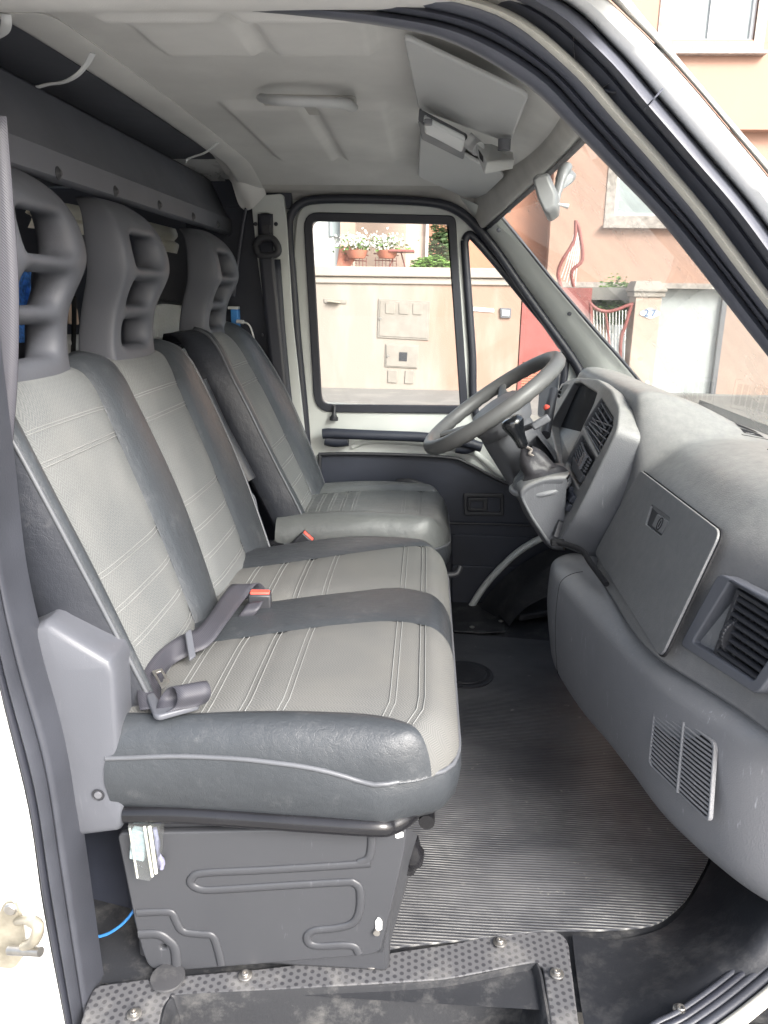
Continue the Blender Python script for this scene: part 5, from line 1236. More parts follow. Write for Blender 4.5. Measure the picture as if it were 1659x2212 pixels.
# ---- gear lever with boot
gl = empty('gear_lever', at(1165, 1010, y=1.74), 'gear lever with glossy black knob and torn creased leather boot', 'gear lever')
def bootring(cx, cy, rx, ry, y, wob, ph):
    c = at(cx, cy, y=y); out = []
    for k in range(25):
        a = 2*math.pi*k/24; q = 1+wob*math.sin(3*a+ph)+wob*.6*math.sin(5*a+ph*2)
        out.append(c+Vector((math.cos(a)*rx*q, math.sin(a)*ry*q, .25*math.cos(a)*rx)))
    return out
rows = [bootring(1168, 1044, .064, .080, 1.745, .02, 0), bootring(1169, 1032, .058, .072, 1.745, .09, .5), bootring(1166, 1016, .042, .050, 1.745, .18, 1.2), bootring(1160, 1008, .037, .042, 1.745, .10, 2.4), bootring(1152, 992, .032, .036, 1.745, .10, 3.0), bootring(1146, 975, .022, .024, 1.745, .12, 4.2), bootring(1139, 966, .012, .013, 1.745, .15, 4.8)]
M['boot'] = mk_leather('boot_leather', (.040, .038, .042), .4)
sheet('boot', rows, M['boot'], gl, 3, 1, smooth=180)
mesh('boot_frame', *tubeg([p+Vector((0, 0, -.004)) for p in rows[0]], .007, n=8, res=2), M['bolster'], gl, smooth=60)
ax0, ax1 = at(1146, 985, y=1.745), at(1115, 925, y=1.745)
tube('shaft', [ax0, at(1132, 955, y=1.745)], .007, M['dark_pl'], gl, res=1)
ka = (at(1108, 912, y=1.745)-at(1134, 968, y=1.745)); 
M['gloss'] = simple('gloss_black_knob', (.008, .009, .011), .10, var=.1, coat=1)
lathe('knob', [(.010, 0), (.013, .004), (.0135, .012), (.0145, .022), (.018, .036), (.0235, .050), (.0265, .060), (.0255, .068), (.019, .0735), (.010, .0755), (0, .0757)], at(1131, 965, y=1.745), ka, M['gloss'], gl, n=32, smooth=180)
tube('torn_leather', [at(1138, 966, y=1.725), at(1148, 972, y=1.722), at(1143, 980, y=1.720), at(1152, 985, y=1.722)], .0045, M['light_pl'] if False else M['stone'], gl, res=4, n=7, flat=.5)
# ---- steering column and wheel
swh = empty('steering_wheel', (.19, 2.0, .72), 'thin rimmed grey steering wheel with padded hub in front of the instruments', 'steering wheel')
p_top, p_bot = at(1213, 768, y=2.02), at(920, 968, y=2.02)
cW = (p_top+p_bot)/2; uW = (p_top-p_bot).normalized(); vW = Vector((0, 1, 0)); nW = uW.cross(vW)
if nW.z < 0: nW = -nW
RW = (p_top-p_bot).length/2-.014
ringp = []
V, Fc = [], []
NR, NC = 96, 14
for i in range(NR):
    a = 2*math.pi*i/NR; d = uW*math.cos(a)+vW*math.sin(a); c = cW+d*RW
    for k in range(NC):
        b = 2*math.pi*k/NC; r = .0195
        if math.sin(b) < -.2 : r *= 1+.05*math.sin(a*36)
        V.append(c+d*math.cos(b)*r*.95+nW*math.sin(b)*r)
for i in range(NR):
    for k in range(NC): Fc.append([i*NC+k, i*NC+(k+1) % NC, ((i+1) % NR)*NC+(k+1) % NC, ((i+1) % NR)*NC+k])
M['wheel'] = mk_plastic('wheel_foam', (.115, .115, .115), .45, scuff=.1, gs=500)
mesh('rim', V, Fc, M['wheel'], swh, smooth=180)
hubc = cW-nW*.035
def wpt(a, r, h): return cW+(uW*math.cos(a)+vW*math.sin(a))*r+nW*h
rows = []
for (r, h) in ((.0, .010), (.045, .008), (.085, .0), (.100, -.014), (.104, -.034), (.09, -.06)):
    rows.append([wpt(2*math.pi*k/32, r*(1+.22*math.cos(2*(2*math.pi*k/32)+math.pi)), h-.012) for k in range(33)])
mesh('hub_pad', *gfaces(rows), M['grey_pl'], swh, smooth=180, recalc=True)
for a in (math.radians(75), math.radians(-75), math.radians(155), math.radians(-155)):
    tube('spoke', [wpt(a, .05, -.03), wpt(a, .11, -.022), wpt(a, .165, -.008), wpt(a, RW, 0)], [.020, .016, .013, .012], M['wheel'], swh, res=5, n=12, flat=.45, up=nW)
tube('crease', [wpt(math.radians(150), .045, -.007), wpt(math.radians(90), .012, -.005), wpt(math.radians(30), .05, -.008)], .0012, M['black'], swh, res=5, n=6)
col = empty('steering_column', cW-nW*.2, 'grey steering column shroud behind the wheel with stalks', 'steering column')
rows = []
for (h, ru_, rv_) in ((-.05, .040, .044), (-.055, .058, .062), (-.09, .064, .068), (-.15, .066, .07), (-.24, .07, .075), (-.33, .072, .08)):
    rows.append([cW-nW*(-h)+uW*math.cos(2*math.pi*k/24)*ru_*1.1-uW*.01+vW*math.sin(2*math.pi*k/24)*rv_ for k in range(25)])
sheet('column_shroud', rows, M['grey_pl'], col, 3, 1, smooth=180)
tube('stalk', [cW-nW*.075-vW*.05, cW-nW*.07-vW*.12+uW*.01, cW-nW*.06-vW*.165+uW*.012], [.006, .006, .010], M['dark_pl'], col, res=4)
tube('stalk', [cW-nW*.085+vW*.05, cW-nW*.07+vW*.13+uW*.03, cW-nW*.055+vW*.18+uW*.05], [.006, .006, .010], M['dark_pl'], col, res=4)
box('stalk_tip', at(1168, 912, y=1.80), (.045, .016, .018), M['grey_pl'], col, R=Matrix.Rotation(-.6, 3, 'Y'), bevel=.004)
tube('stalk', [at(1135, 925, y=1.86), at(1160, 915, y=1.81)], .007, M['grey_pl'], col, res=1)
lathe('ignition_lock', [(.017, 0), (.017, .006), (.010, .008), (.010, .004), (0, .004)], at(1167, 1000, y=1.84), (-.6, -.6, .5), M['metal'], col, n=20)
rows = []
for y in (1.84, 1.90, 2.0, 2.08):
    rows.append([at(x, y_, y=y) for x, y_ in [(1075, 930), (1074, 955), (1095, 985), (1122, 1050), (1175, 1060), (1200, 1000), (1160, 940)]])
sheet('lower_shroud', rows, M['dark_pl'], col, 4, 4, smooth=180)
# red warning items between the wheel and the pod
lathe('red_switch', [(.008, 0), (.008, .012), (.005, .015), (0, .015)], at(1186, 882, y=2.1), (-1, -.3, .3), M['red'], dash, n=16)
tube('switch_pod', [at(1196, 845, y=2.16), at(1190, 870, y=2.12), at(1184, 905, y=2.08), at(1178, 940, y=2.02)], .014, M['dark_pl'], dash, res=5)
# pedal seen under the dash
pd = PZ.plate('pedal', [(1335, 1560), (1360, 1590), (1372, 1600), (1362, 1600), (1345, 1585)], [], .012, M['metal'], None, h=.05); bpy.data.objects.remove(pd)
hd = empty('heater_duct', at(1360, 1570, z=.06), 'dull green grey metal bracket poking out below the dashboard', 'bracket')
M['duct'] = simple('painted_bracket', (.10, .12, .115), .4, var=.2)
box('bracket_plate', at(1352, 1560, z=.07)+Vector((.03, .02, 0)), (.09, .16, .012), M['duct'], hd, R=Matrix.Rotation(-.5, 3, 'Y'), bevel=.005)
tube('bracket_lip', [at(1335, 1540, z=.07), at(1342, 1575, z=.06), at(1360, 1600, z=.055), at(1385, 1606, z=.055)], .007, M['duct'], hd, res=5)
# ---- sun visors, dome lamp, overhead unit, mirror
def slab(name, q, zs, th, mat, par, r=.012):
    P = [at(x, y, z=z) for (x, y), z in zip(q, zs)]
    pl_ = Plane(P[0], P[1]-P[0], P[3]-P[0])
    if pl_.N.z > 0: pl_ = Plane(P[0], P[3]-P[0], P[1]-P[0])
    pts = [((p-pl_.O).dot(pl_.U), (p-pl_.O).dot(pl_.V)) for p in P]
    return plate(name, rnd(pts, r), [], pl_.O+pl_.N*th, pl_.U, pl_.V, th, mat, par, .004)
v1 = empty('sun_visor', at(1000, 150, z=1.31), 'large pale grey sun visor folded up on the passenger side', 'sun visor', 'sun visors')
v2 = empty('sun_visor', at(990, 330, z=1.31), 'grey sun visor folded up on the driver side beyond the roof lamp', 'sun visor', 'sun visors')
slab('visor_pad', [(872, 66), (1145, 196), (1104, 302), (905, 226)], (1.337, 1.300, 1.302, 1.339), .008, M['visor'], v1, .02)
slab('visor_pad', [(908, 278), (1092, 372), (1032, 434), (904, 374)], (1.336, 1.298, 1.282, 1.318), .010, M['visor'], v2, .03)
lathe('pivot', [(.012, 0), (.012, .02), (0, .022)], at(1090, 300, z=1.29), (0, 0, -1), M['grey_pl'], v1, n=14)
dl = empty('roof_lamp', at(958, 275, z=1.29), 'rectangular roof lamp with frosted lens and two small switches', 'lamp')
slab('lamp_base', [(905, 232), (1010, 288), (1004, 322), (912, 276)], (1.318, 1.302, 1.292, 1.308), .022, M['grey_pl'], dl, .006)
slab('lens', [(916, 246), (1006, 292), (1000, 318), (918, 276)], (1.296, 1.280, 1.272, 1.288), .010, M['light_pl'], dl, .006)
for p in ((925, 264), (927, 283)):
    box('switch', at(*p, z=1.283), (.014, .02, .008), M['grey_pl'], dl, bevel=.002)
ou = empty('overhead_box', at(1070, 345, z=1.25), 'small wedge shaped grey plastic sensor box hanging beside the roof lamp', 'overhead box')
q = [(1032, 305), (1112, 340), (1104, 366), (1042, 378)]
Pb = [at(1030, 312, y=1.62), at(1048, 378, y=1.62), at(1104, 368, y=1.62), at(1112, 342, y=1.62), at(1062, 352, y=1.62)]
V = [at(1028, 308, y=1.60), at(1028, 330, y=1.60), at(1046, 378, y=1.58), at(1052, 352, y=1.57), at(1112, 344, y=1.66), at(1108, 366, y=1.66), at(1060, 310, y=1.72), at(1110, 330, y=1.74)]
mesh('box_shell', V, [[0, 1, 2, 3], [3, 2, 5, 4], [0, 3, 4, 7, 6], [6, 7, 4, 5], [1, 6, 5, 2], [0, 6, 1]], M['visor'], ou, smooth=0, bevel=.003)
mesh('display_window', [at(1033, 322, y=1.593), at(1036, 342, y=1.588), at(1044, 352, y=1.578), at(1044, 338, y=1.577)], [[0, 1, 2, 3]], M['dark_pl'], ou, smooth=0, recalc=False)
tube('bracket', [at(1008, 300, y=1.62), at(1022, 312, y=1.62), at(1034, 322, y=1.61)], .014, M['visor'], ou, res=3)
# rear view mirror
rm = empty('rear_view_mirror', at(1210, 365, y=1.66), 'pale grey interior mirror glued to the windshield, seen from behind', 'mirror')
V = [at(1150, 386, y=1.55), at(1160, 376, y=1.55), at(1186, 374, y=1.55), at(1206, 420, y=1.55), at(1204, 452, y=1.55), at(1184, 466, y=1.55), at(1176, 460, y=1.55), at(1162, 430, y=1.55)]
ctr_ = sum(V, Vector())/8; B = [v+Vector((.025, .13, .0)) for v in V]; A2 = [ctr_+(v-ctr_)*.86+Vector((-.004, -.012, 0)) for v in V]
mesh('mirror_housing', V+B+A2, [[16+i for i in range(8)]]+[[16+i, 16+(i+1) % 8, (i+1) % 8, i] for i in range(8)]+[[i, (i+1) % 8, 8+(i+1) % 8, 8+i] for i in range(8)]+[[15-i for i in range(8)]], M['light_pl'] if False else M['mirror_pl'], rm, smooth=50, bevel=.004)
P = [at(1200, 440, y=1.62), at(1206, 410, y=1.63), at(1214, 378, y=1.64), at(1222, 362, y=1.66)]
tube('mirror_arm', P, [.008, .010, .012, .014], M['mirror_pl'], rm, res=4, flat=.8)
V = [at(1210, 356, y=1.66), at(1240, 382, y=1.66), at(1236, 396, y=1.66), at(1216, 410, y=1.64), at(1202, 404, y=1.64)]
mesh('mount_pad', V+[v+Vector((.01, .03, .01)) for v in V], [[0, 1, 2, 3, 4], [9, 8, 7, 6, 5]]+[[i, (i+1) % 5, 5+(i+1) % 5, 5+i] for i in range(5)], M['mirror_pl'], rm, smooth=0, bevel=.003)
tube('anti_glare_lever', [at(1200, 440, y=1.60), at(1228, 446, y=1.60)], [.003, .003, .005], M['light_pl'], rm, res=2)
# grab handle on the roof
gh = empty('grab_handle', at(660, 225, z=1.33), 'moulded pale grey grab handle in a shallow recess of the roof lining', 'handle')
q = [(555, 204), (768, 208), (775, 246), (585, 240)]
slab('handle_recess', q, (roofz(-.3, 1.5)-.001,)*4, .003, M['liner_dk'], gh, .01)
za = 1.335
V1 = tubeg([at(566, 212, z=za), at(590, 216, z=za-.010), at(620, 218, z=za-.016), at(670, 220, z=za-.016), at(715, 222, z=za-.016), at(745, 224, z=za-.010), at(760, 232, z=za)], [.011, .013, .012, .012, .012, .013, .012], n=12, res=5, flat=.7, up=(0, 0, 1))
mesh('handle_grip', *V1, M['light_pl'] if False else M['visor'], gh, smooth=60)
# ================================================================ SEAT BASE, COVERS, BELTS
sb = empty('seat_base_box', (-.2, .93, 0), 'dark painted sheet metal box with pressed ribs carrying the bench seat', 'seat base')
YB = .925
PB2 = Plane((0, YB, 0), (1, 0, 0), (0, 0, 1)); bn = 1 if PB2.N.y < 0 else -1
q = [(252, 1800), (880, 1788), (872, 1850), (846, 1960), (822, 2056), (800, 2064), (360, 2100), (322, 2092), (308, 2060), (292, 2000), (272, 1900)]
PB2.plate('side_plate', q, [[(279, 1834), (291, 1833), (292, 1843), (280, 1844)], [(346, 2042), (358, 2041), (359, 2050), (347, 2051)]], .012, M['boxpaint'], sb, r=.012, hr=.003, bevel=.003)
def rib(name, pts, w=.0065, par=sb, rows_=None, flat=.45):
    V, Fc = tubeg([at(x, y, y=YB-.0005) for x, y in pts], w, n=10, res=5, flat=flat, up=(0, 1, 0)); return mesh(name, V, Fc, M['boxpaint'], par, smooth=80)
rib('pressed_rib', [(480, 1902), (440, 1904), (425, 1912), (412, 1926), (420, 1942), (445, 1948), (560, 1940), (700, 1930), (830, 1918)][:0] or [(800, 1865), (700, 1872), (560, 1880), (440, 1886), (415, 1896), (413, 1910), (432, 1921), (470, 1922), (600, 1914), (740, 1906), (765, 1908), (778, 1925), (776, 1970), (760, 1995), (725, 2005), (680, 2010), (664, 2022), (668, 2038), (690, 2044), (735, 2042), (765, 2045), (775, 2060)])
rib('pressed_rib', [(905, 1700), (803, 1806), (802, 1835), (795, 1855), (775, 1864)][1:])
rib('pressed_rib', [(296, 1972), (340, 1970), (370, 1972), (380, 1990), (395, 2012), (430, 2018), (458, 2022), (470, 2050), (478, 2084)])
rib('pressed_rib', [(300, 2018), (340, 2018), (362, 2030), (378, 2050), (382, 2092)], .008)
mesh('box_body', *merge([boxg((-.225, 1.36, .135), (.39, .84, .265))]), M['boxpaint'], sb, bevel=.008)
mesh('front_flange', *gfaces([[at(878, 1790, y=.93), at(822, 2058, y=.93)], [at(900, 1800, y=.99), at(840, 2040, y=.99)], [at(898, 1830, y=1.10), at(856, 1990, y=1.10)]]), M['boxpaint'], sb, smooth=0, recalc=False, solid=.003)
for p in ((862, 1803), (818, 1998)):
    V = [at(p[0]+math.cos(a*.628)*(10 if p[1] < 1900 else 8)*(1+.2*math.sin(a*2.3)), p[1]+math.sin(a*.628)*(8 if p[1] < 1900 else 15)*(1+.15*math.cos(a*1.7)), y=YB-.0015) for a in range(10)]
    o = mesh('bare_patch', V, [list(range(10))], M['light_pl'], sb, smooth=0, recalc=False, solid=.0012)
lathe('bolt', [(.005, 0), (.005, .004), (0, .004)], at(814, 2012, y=YB-.002), (0, -1, 0), M['metal'], sb, n=12)
tube('seat_frame_tube', [at(272, 1757, y=.915), at(400, 1758, y=.912), at(600, 1772, y=.905), at(800, 1785, y=.90), at(845, 1782, y=.91), at(880, 1762, y=.93), at(900, 1738, y=.97), at(902, 1715, y=1.03), at(895, 1690, y=1.12)], .0135, M['blackmetal'], sb, res=6, n=18)
tube('pivot_bolt', [at(880, 1850, y=1.0), at(905, 1848, y=1.0)], .012, M['brass'], sb, res=1)
tube('hinge_bracket', [at(885, 1810, y=1.0), at(892, 1850, y=1.0), at(880, 1880, y=1.0)], [.014, .018, .012], M['blackmetal'], sb, res=4)
tube('cross_tube', [Vector((.02, .96, .26)), Vector((.02, 1.7, .26))], .012, M['blackmetal'], sb, res=1)
# plastic side cover
cv = empty('seat_side_cover', at(200, 1600, y=.9), 'large dark grey plastic side cover hiding the recliner at the near end of the bench', 'cover')
PCv = Plane((0, .905, 0), (1, 0, 0), (0, 0, 1))
cvp = [(34, 1392), (40, 1370), (95, 1343), (112, 1348), (238, 1425), (249, 1448), (262, 1650), (272, 1775), (258, 1796), (180, 1806), (115, 1804), (96, 1740), (60, 1560)]
V0 = [at(x, y, y=.912) for x, y in cvp]; cc = sum(V0, Vector())/len(V0)
lay = [[cc+(v-cc)*1.0+Vector((-.004, .07, 0)) for v in V0], [v+Vector((0, .022, 0)) for v in V0], [v+Vector((0, .006, 0)) for v in V0], [cc+(v-cc)*.975+Vector((0, -.002, 0)) for v in V0], [cc+(v-cc)*.92+Vector((0, -.006, 0)) for v in V0], [cc+(v-cc)*.6+Vector((0, -.008, 0)) for v in V0], [cc+(v-cc)*1e-5+Vector((0, -.009, 0)) for v in V0]]
lay = [r+[r[0]] for r in lay]
mesh('cover_shell', *gfaces([rnd3 for rnd3 in lay]), M['cover_pl'], cv, smooth=45, bevel=.004)
lathe('screw', [(.009, 0), (.009, .001), (.0065, -.003), (0, -.003)], at(212, 1717, y=.9025), (0, -1, 0), M['dark_pl'], cv, n=20)
lathe('screw_head', [(.0055, 0), (.005, .002), (0, .0022)], at(212, 1717, y=.902), (0, -1, 0), M['grey_pl'], cv, n=14)
# recliner lever peeping out at the left edge
tube_ = tubeg([at(-15, 1205, y=.90), at(2, 1206, y=.90), at(14, 1220, y=.90)], [.010, .012, .010], n=12, res=5)
rl = mesh('recliner_lever', *tube_, M['dark_pl'], None, smooth=60); tag(rl, 'rounded dark knob sticking out beside the backrest at the left edge', 'lever')
# bench hinge cover between the seats and driver armrest
ar = empty('armrest', at(480, 930, y=1.86), 'folded slim dark armrest pad between bench backrest and driver seat', 'armrest')
P0 = [at(x, y, y=1.868) for x, y in [(424, 826), (440, 862), (470, 926), (505, 990), (532, 1040)]]
V, Fc = tubeg(P0, .027, n=14, res=6, flat=1.0)
V = [Vector((v.x, 1.868+(v.y-1.868)*.8, v.z)) for v in V]
mesh('armrest_pad', V, Fc, M['dark_pl'], ar, smooth=70)
0 and tube('piping', [at(x, y, y=1.832) for x, y in [(412, 800), (424, 850), (470, 955), (520, 1050), (545, 1075)]], .003, M['light_pl'], ar, res=5, n=6)
hcv = empty('hinge_cover', at(550, 1120, y=1.83), 'narrow dark plastic hinge cover at the foot of the bench backrest by the driver seat', 'cover')
rows = [[at(536, 1060, y=1.82), at(550, 1075, y=1.815), at(557, 1110, y=1.815), at(558, 1150, y=1.815), at(556, 1195, y=1.815)],
        [at(530, 1065, y=1.84), at(541, 1085, y=1.84), at(545, 1120, y=1.84), at(545, 1155, y=1.84), at(540, 1195, y=1.84)]]
sheet('cover_shell', rows, M['cover_pl'], hcv, 3, 5, solid=.004)
# ---- buckles
def buckle(y0, px, label, sc=1.0, tilt=0.0, rz=0):
    c = at(*px, y=y0); e = empty('belt_buckle', c, label, 'buckle', 'belt buckles')
    R = Matrix.Rotation(rz, 3, 'Z') @ Matrix.Rotation(tilt, 3, 'Y')
    box('buckle_body', c, (.040*sc, .022*sc, .052*sc), M['blackmetal'] if False else M['dark_pl'], e, R=R, bevel=.004)
    box('release_button', c+R @ Vector((0, 0, .0265*sc)), (.034*sc, .015*sc, .006*sc), M['red'], e, R=R, bevel=.0018)
    box('slot_rim', c+R @ Vector((0, .009*sc, .0275*sc)), (.038*sc, .003*sc, .005*sc), M['dark_pl'], e, R=R, bevel=.001)
    return e
buckle(1.315, (562, 1310), 'black belt buckle with red button standing in the middle of the bench seat', 1.05, .02, .12)
b2 = buckle(1.86, (652, 1172), 'black belt buckle with red button between the bench and the driver seat', .95, .75, .0)
tube('buckle_stem', [at(570, 1185, y=1.86), at(585, 1178, y=1.86), at(610, 1182, y=1.85)], [.016, .014, .010], M['blackmetal'], b2, res=4)
# ---- lap belt lying on the bench
lap = empty('lap_belt', at(400, 1400, z=.45), 'loose grey lap belt webbing with slider and adjuster lying on the near seat cushion', 'seat belt')
def W3(x, y, z): return at(x, y, z=z)
cent = [at(548, 1348, y=1.36), at(556, 1300, y=1.37), at(534, 1262, y=1.35), at(508, 1285, y=1.30), W3(472, 1335, .47), W3(440, 1375, .462), W3(408, 1390, .458), W3(370, 1412, .452), W3(338, 1450, .452), W3(325, 1500, .445), W3(337, 1530, .44)]
ups = [(.6, .3, .3), (.7, .3, .2), (.8, -.1, .15), (.75, -.45, -.2), (.75, -.6, -.1), (.6, -.7, -.3), (.3, -.8, -.45), (.2, -.8, -.6), (.5, -.6, -.55), (.8, -.3, -.3), (.9, .1, .1)]
ribbon('webbing', cent, .045, ups, M['belt'], lap, th=.0016, res=7)
# slider
sl_ = W3(411, 1393, .466); dirn = (W3(440, 1372, .463)-W3(380, 1412, .455)).normalized(); wv = Vector((.35, -.8, -.42)).normalized()
nn_ = dirn.cross(wv).normalized(); Rm = Matrix((dirn, wv, nn_)).transposed()
box('slider', sl_, (.014, .056, .006), M['cover_pl'], lap, R=Rm, bevel=.002)
# adjuster plate with loop
aq = [(318, 1512), (330, 1505), (345, 1522), (408, 1520), (430, 1510), (432, 1530), (424, 1540), (345, 1557), (332, 1553)]
PA = Plane((0, 0, .442), (1, 0, 0), (0, 1, 0))
PA.plate('adjuster_plate', [(316, 1510), (333, 1503), (350, 1528), (430, 1514), (431, 1532), (344, 1556), (332, 1552)], [], .009, M['cover_pl'], lap, r=.005, h=.007, bevel=.003)
PA.plate('latch_tongue', [(330, 1478), (352, 1472), (368, 1500), (352, 1516)], [[(338, 1482), (350, 1478), (360, 1498), (350, 1504)]], .003, M['metal'], lap, r=.002, h=.022, bevel=.0008)
loop = []
cA = [W3(345, 1528, .448), W3(352, 1505, .456), W3(368, 1482, .472), W3(384, 1478, .480), W3(392, 1500, .470), W3(385, 1520, .455), W3(366, 1530, .450)]
ribbon('webbing_loop', [c+Vector((.018, 0, 0)) for c in cA], .045, [(.9, .35, .05)]*7, M['belt'], lap, th=.0016, res=7)
# anchor strap disappearing between cushions
ribbon('anchor_strap', [W3(520, 1345, .425), W3(540, 1320, .45), W3(552, 1300, .46)], .03, [(.9, .1, .1)]*3, M['belt'], lap, th=.0015, res=4)
# ---- driver belt on the far pillar
db = empty('pillar_belt', at(590, 560, y=2.42), 'dark driver seat belt running down the far door pillar from its slot', 'seat belt')
P_ = [at(573, 462, y=2.425), at(574, 510, y=2.42), at(576, 560, y=2.40), at(590, 700, y=2.395), at(606, 850, y=2.39), at(622, 1000, y=2.385), at(628, 1060, y=2.38)]
ribbon('webbing', P_, .046, [(1, 0, 0)]*7, M['rubber'], db, th=.002, res=5)
ribbon('webbing_lower', [at(588, 560, y=2.405), at(598, 700, y=2.40), at(612, 850, y=2.395), at(626, 960, y=2.39), at(640, 1060, y=2.385)], .05, [(1, .1, 0)]*5, M['navy'], db, th=.002, res=5)
mesh('belt_guide', *merge([tubeg([at(552, 530, y=2.41), at(562, 516, y=2.405), at(585, 514, y=2.405), at(598, 528, y=2.405), at(600, 545, y=2.405), at(585, 552, y=2.405), at(560, 550, y=2.405), at(552, 530, y=2.41)], .011, n=10, res=5), boxg(at(576, 498, y=2.41), (.022, .012, .03))]), M['dark_pl'], db, smooth=60)
# near pillar belt strip at the left edge
nb_ = empty('pillar_belt', at(5, 800, y=.92), 'grey seat belt webbing hanging along the near pillar at the left edge', 'seat belt')
ribbon('webbing', [at(-30, 250, y=.95), at(-14, 450, y=.94), at(-3, 620, y=.93), at(-4, 800, y=.92), at(-14, 950, y=.915), at(-30, 1100, y=.91)], .046, [(1, .15, 0)]*6, M['belt'], nb_, th=.002, res=5)
# ---- clear fuse box cover under the bench
fb = empty('fuse_holder', at(315, 1845, y=.905), 'clear plastic fuse holder glued to the top corner of the seat box', 'fuse holder')
PFb = Plane((0, .915, 0), (1, 0, 0), (0, 0, 1))
Vb = [at(276, 1783, y=.90), at(345, 1785, y=.90), at(338, 1888, y=.90), at(322, 1903, y=.90), at(293, 1898, y=.90)]
mesh('clear_case', Vb+[v+Vector((0, .022, 0)) for v in Vb], [[0, 1, 2, 3, 4], [9, 8, 7, 6, 5]]+[[i, (i+1) % 5, 5+(i+1) % 5, 5+i] for i in range(5)], M['clear'], fb, smooth=0)
M['paleblue'] = simple('pale_fuse_plastic', (.38, .46, .47), .3, var=.25, vs=120)
M['ivory'] = simple('ivory_plastic', (.55, .55, .48), .35)
box('inner_block', at(300, 1822, y=.912), (.022, .012, .05), M['paleblue'], fb, R=Matrix.Rotation(.14, 3, 'Y'), bevel=.002)
tube('divider', [at(312, 1786, y=.899), at(329, 1893, y=.899)], .0022, M['ivory'], fb, res=1, n=8); tube('divider', [at(323, 1786, y=.898), at(337, 1886, y=.898)], .0028, M['ivory'], fb, res=1, n=8)
tube('divider', [at(280, 1790, y=.899), at(297, 1896, y=.899)], .0016, M['ivory'], fb, res=1, n=8)
M['glue'] = simple('violet_sealant', (.22, .22, .32), .5, var=.3, vs=80)
tube('sealant', [at(334, 1790, y=.914), at(339, 1815, y=.914), at(341, 1840, y=.914), at(350, 1862, y=.914), at(349, 1876, y=.914)], [.0035, .0045, .003, .0045, .0035], M['glue'], fb, res=4, n=8)
# ---- blue cable under the seat
M['blue'] = simple('blue_cable', (.05, .22, .55), .4, var=.05)
o = tube('blue_cable', [at(150, 2012, y=.97), at(185, 2024, y=.97), at(225, 2020, y=.97), at(262, 1998, y=.97), at(288, 1968, y=.975), at(296, 1950, y=1.0)], .0024, M['blue'], None, res=6, n=8)
tag(o, 'thin bright blue cable curving across the dark gap behind the seat box', 'cable')
mesh('carpet', *gfaces([[at(120, 1780, y=1.12), at(260, 1780, y=1.10), at(300, 1780, y=1.10)], [at(160, 2080, y=1.03), at(290, 2060, y=1.02), at(330, 2050, y=1.01)]]), M['navy'], van, smooth=0, recalc=False)
0 and sheet('kick_strip', [[at(215, 2120, z=.0), at(240, 2080, z=.02), at(330, 2090, z=.02)], [at(190, 2010, z=.06), at(270, 1960, z=.10), at(330, 1950, z=.1)]], M['navy'], van, 4, 4)
# ---- ribbed rubber mat
mat_px = [(800, 2066), (850, 2047), (1000, 2032), (1170, 2012), (1330, 2010), (1420, 2000), (1480, 1950), (1530, 1862), (1545, 1800), (1480, 1650), (1400, 1420), (1300, 1395), (1100, 1378), (960, 1368), (700, 1380), (700, 1800)]
fm = PZ.plate('floor_mat', mat_px, [], .004, M['floor'], None, r=.03, h=.002, bevel=.0004); tag(fm, 'worn black ribbed rubber floor mat with pale dirt between the seats and dashboard', 'mat')
M['capm'] = mk_rubbermat('smooth_black_cap', (.012, .012, .015), .12)
for (p, rr, lab) in (((1003, 1458), .078, 'round black rubber floor cap beside the front edge of the bench'), ((1300, 1428), .070, 'round black rubber floor cap half hidden under the dashboard')):
    o = lathe('access_cover', [(rr, 0), (rr, .004), (rr-.008, .0065), (rr-.010, .0055), (rr-.018, .0055), (rr-.020, .0075), (0, .0078)], at(*p, z=.005), (0, 0, 1), M['capm'], None, n=48); tag(o, lab, 'cap', 'round floor caps')
# ================================================================ BEHIND THE SEATS
M['silver'] = None
def mk_foil():
    t = NT('foil_screen'); v = t.n('ShaderNodeTexVoronoi', Scale=110); t.l(t.tc.outputs['Position'], v.inputs['Vector'])
    w = t.noise(18, 5); return t.fin(t.mix((.80, .80, .77), (.92, .92, .90), w), .4, t.bump(v.outputs['Distance'], .8, .004, t.bump(w, .6, .01)), Metallic=.1)  # very pale tone stands in for light reaching the foil from the rear
M['foil'] = mk_foil()
XP = -.80
def wx(x, y, xx=XP): return at(x, y, x=xx)
pf = empty('window_frame_rail', wx(300, 500), 'cream painted metal rail crossing behind the headrests', 'rail')
top_ = [(60, 425), (150, 440), (250, 462), (340, 484), (425, 506)]; botm = [(60, 492), (150, 502), (250, 522), (340, 540), (425, 556)]
rows = []
for a, b in zip(top_, botm):
    A, B = wx(*a), wx(*b); rows.append([A, A*.7+B*.3+Vector((.006, 0, 0)), A*.5+B*.5+Vector((-.006, 0, 0)), A*.35+B*.65+Vector((.008, 0, 0)), B])
sheet('rail', rows, M['cream'], pf, 3, 3)
fs = sheet('foil_screen', [[wx(322, 660, -.78), wx(326, 700, -.775), wx(322, 760, -.78), wx(318, 830, -.78)], [wx(360, 656, -.77), wx(362, 700, -.775), wx(365, 760, -.77), wx(368, 830, -.77)], [wx(392, 660, -.77), wx(398, 700, -.765), wx(408, 770, -.77), wx(424, 850, -.77)]], M['foil'], None, 6, 8, solid=.004)
tag(fs, 'crinkled silver insulating screen standing behind the bench backrest', 'screen')
tube('screen_rim', [wx(318, 662, -.765), wx(350, 652, -.765), wx(394, 656, -.765)], .006, M['dark_pl'], fs, res=4)
M['bluecloth'] = simple('blue_cloth', (.04, .16, .50), .7, var=.7, vs=90)
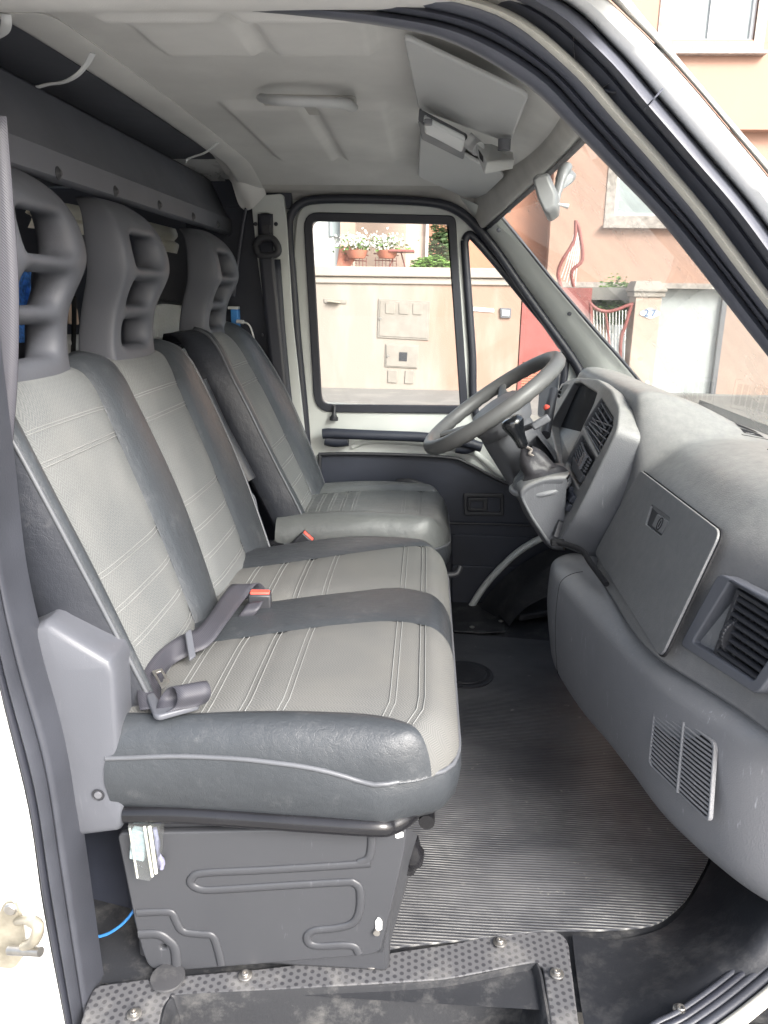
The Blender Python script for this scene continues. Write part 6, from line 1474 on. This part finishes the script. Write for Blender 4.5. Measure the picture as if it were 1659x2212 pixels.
o = sheet('blue_cloth', [[wx(30, 555, -.86), wx(28, 620, -.85), wx(30, 740, -.86)], [wx(48, 560, -.84), wx(50, 630, -.86), wx(50, 740, -.84)], [wx(66, 560, -.86), wx(66, 640, -.84), wx(70, 740, -.86)]], M['bluecloth'], None, 5, 5, solid=.004)
tag(o, 'blue patterned cloth glimpsed through the slots of the nearest headrest', 'cloth')
M['tan'] = simple('tan_board', (.50, .36, .28), .7, var=.08)
PX = Plane((-.84, 0, 0), (0, 1, 0), (0, 0, 1))
o = PX.plate('tan_board', [(150, 700), (150, 662), (158, 655), (168, 668), (172, 702)], [], .01, M['tan'], None, r=.006); tag(o, 'small tan board with rounded top glimpsed between the two bench headrests', 'board')
for (a, b, lab) in (((138, 750), (152, 752), 'white padded roll end behind the bench, left of the dark strap'), ((170, 750), (184, 756), 'white padded roll end behind the bench, touching the middle headrest')):
    o = mesh('padded_roll', *latheg([(0, 0), (.02, .002), (.026, .012), (.026, .05), (.02, .062), (0, .064)], wx(*a, -.74), (.3, 1, -.05), 20), M['light_pl'], None, smooth=80); tag(o, lab, 'roll', 'white padded rolls')
o = tube('dark_strap', [wx(160, 640, -.72), wx(160, 700, -.72), wx(158, 765, -.72)], .005, M['black'], None, res=2); tag(o, 'thin black vertical strap hanging between the two bench headrests', 'strap')
tube('cable_run', [at(532, 445, y=2.44), at(520, 520, y=2.44), at(505, 640, y=2.45)], .004, M['seal'], van, res=4)
mesh('cargo_side', *gfaces([[wx(80, 560, -.95), wx(430, 600, -.95)], [wx(80, 900, -.95), wx(430, 900, -.95)]]), M['navy'], van, smooth=0, recalc=False)
# USB charger and cable
ch = empty('usb_charger', at(509, 688, y=2.40), 'small blue usb charger with white cable plugged in beside the driver headrest', 'charger')
box('charger_body', at(509, 690, y=2.40), (.022, .03, .060), M['blue'], ch, bevel=.002)
box('charger_frame', at(505, 665, y=2.40), (.030, .03, .008), M['light_pl'], ch, bevel=.001)
tube('usb_plug', [at(512, 694, y=2.38), at(526, 696, y=2.375)], .006, M['light_pl'], ch, res=1)
tube('usb_cable', [at(526, 696, y=2.375), at(538, 702, y=2.37), at(546, 722, y=2.37), at(551, 752, y=2.37), at(553, 790, y=2.38)], .0028, M['light_pl'], ch, res=6, n=8)
# wiper blade and outside leaf at the windshield foot
wi = empty('wiper', at(1640, 945, y=1.9), 'black wiper arm resting low outside the windshield, right edge', 'wiper')
tube('wiper_arm', [Vector((.79, 1.80, .70)), Vector((.785, 1.70, .725)), Vector((.775, 1.5, .735))], .005, M['rubber'], wi, res=4)
tube('wiper_blade', [Vector((.775, 1.72, .722)), Vector((.765, 1.4, .728))], .004, M['black'], wi, res=1)
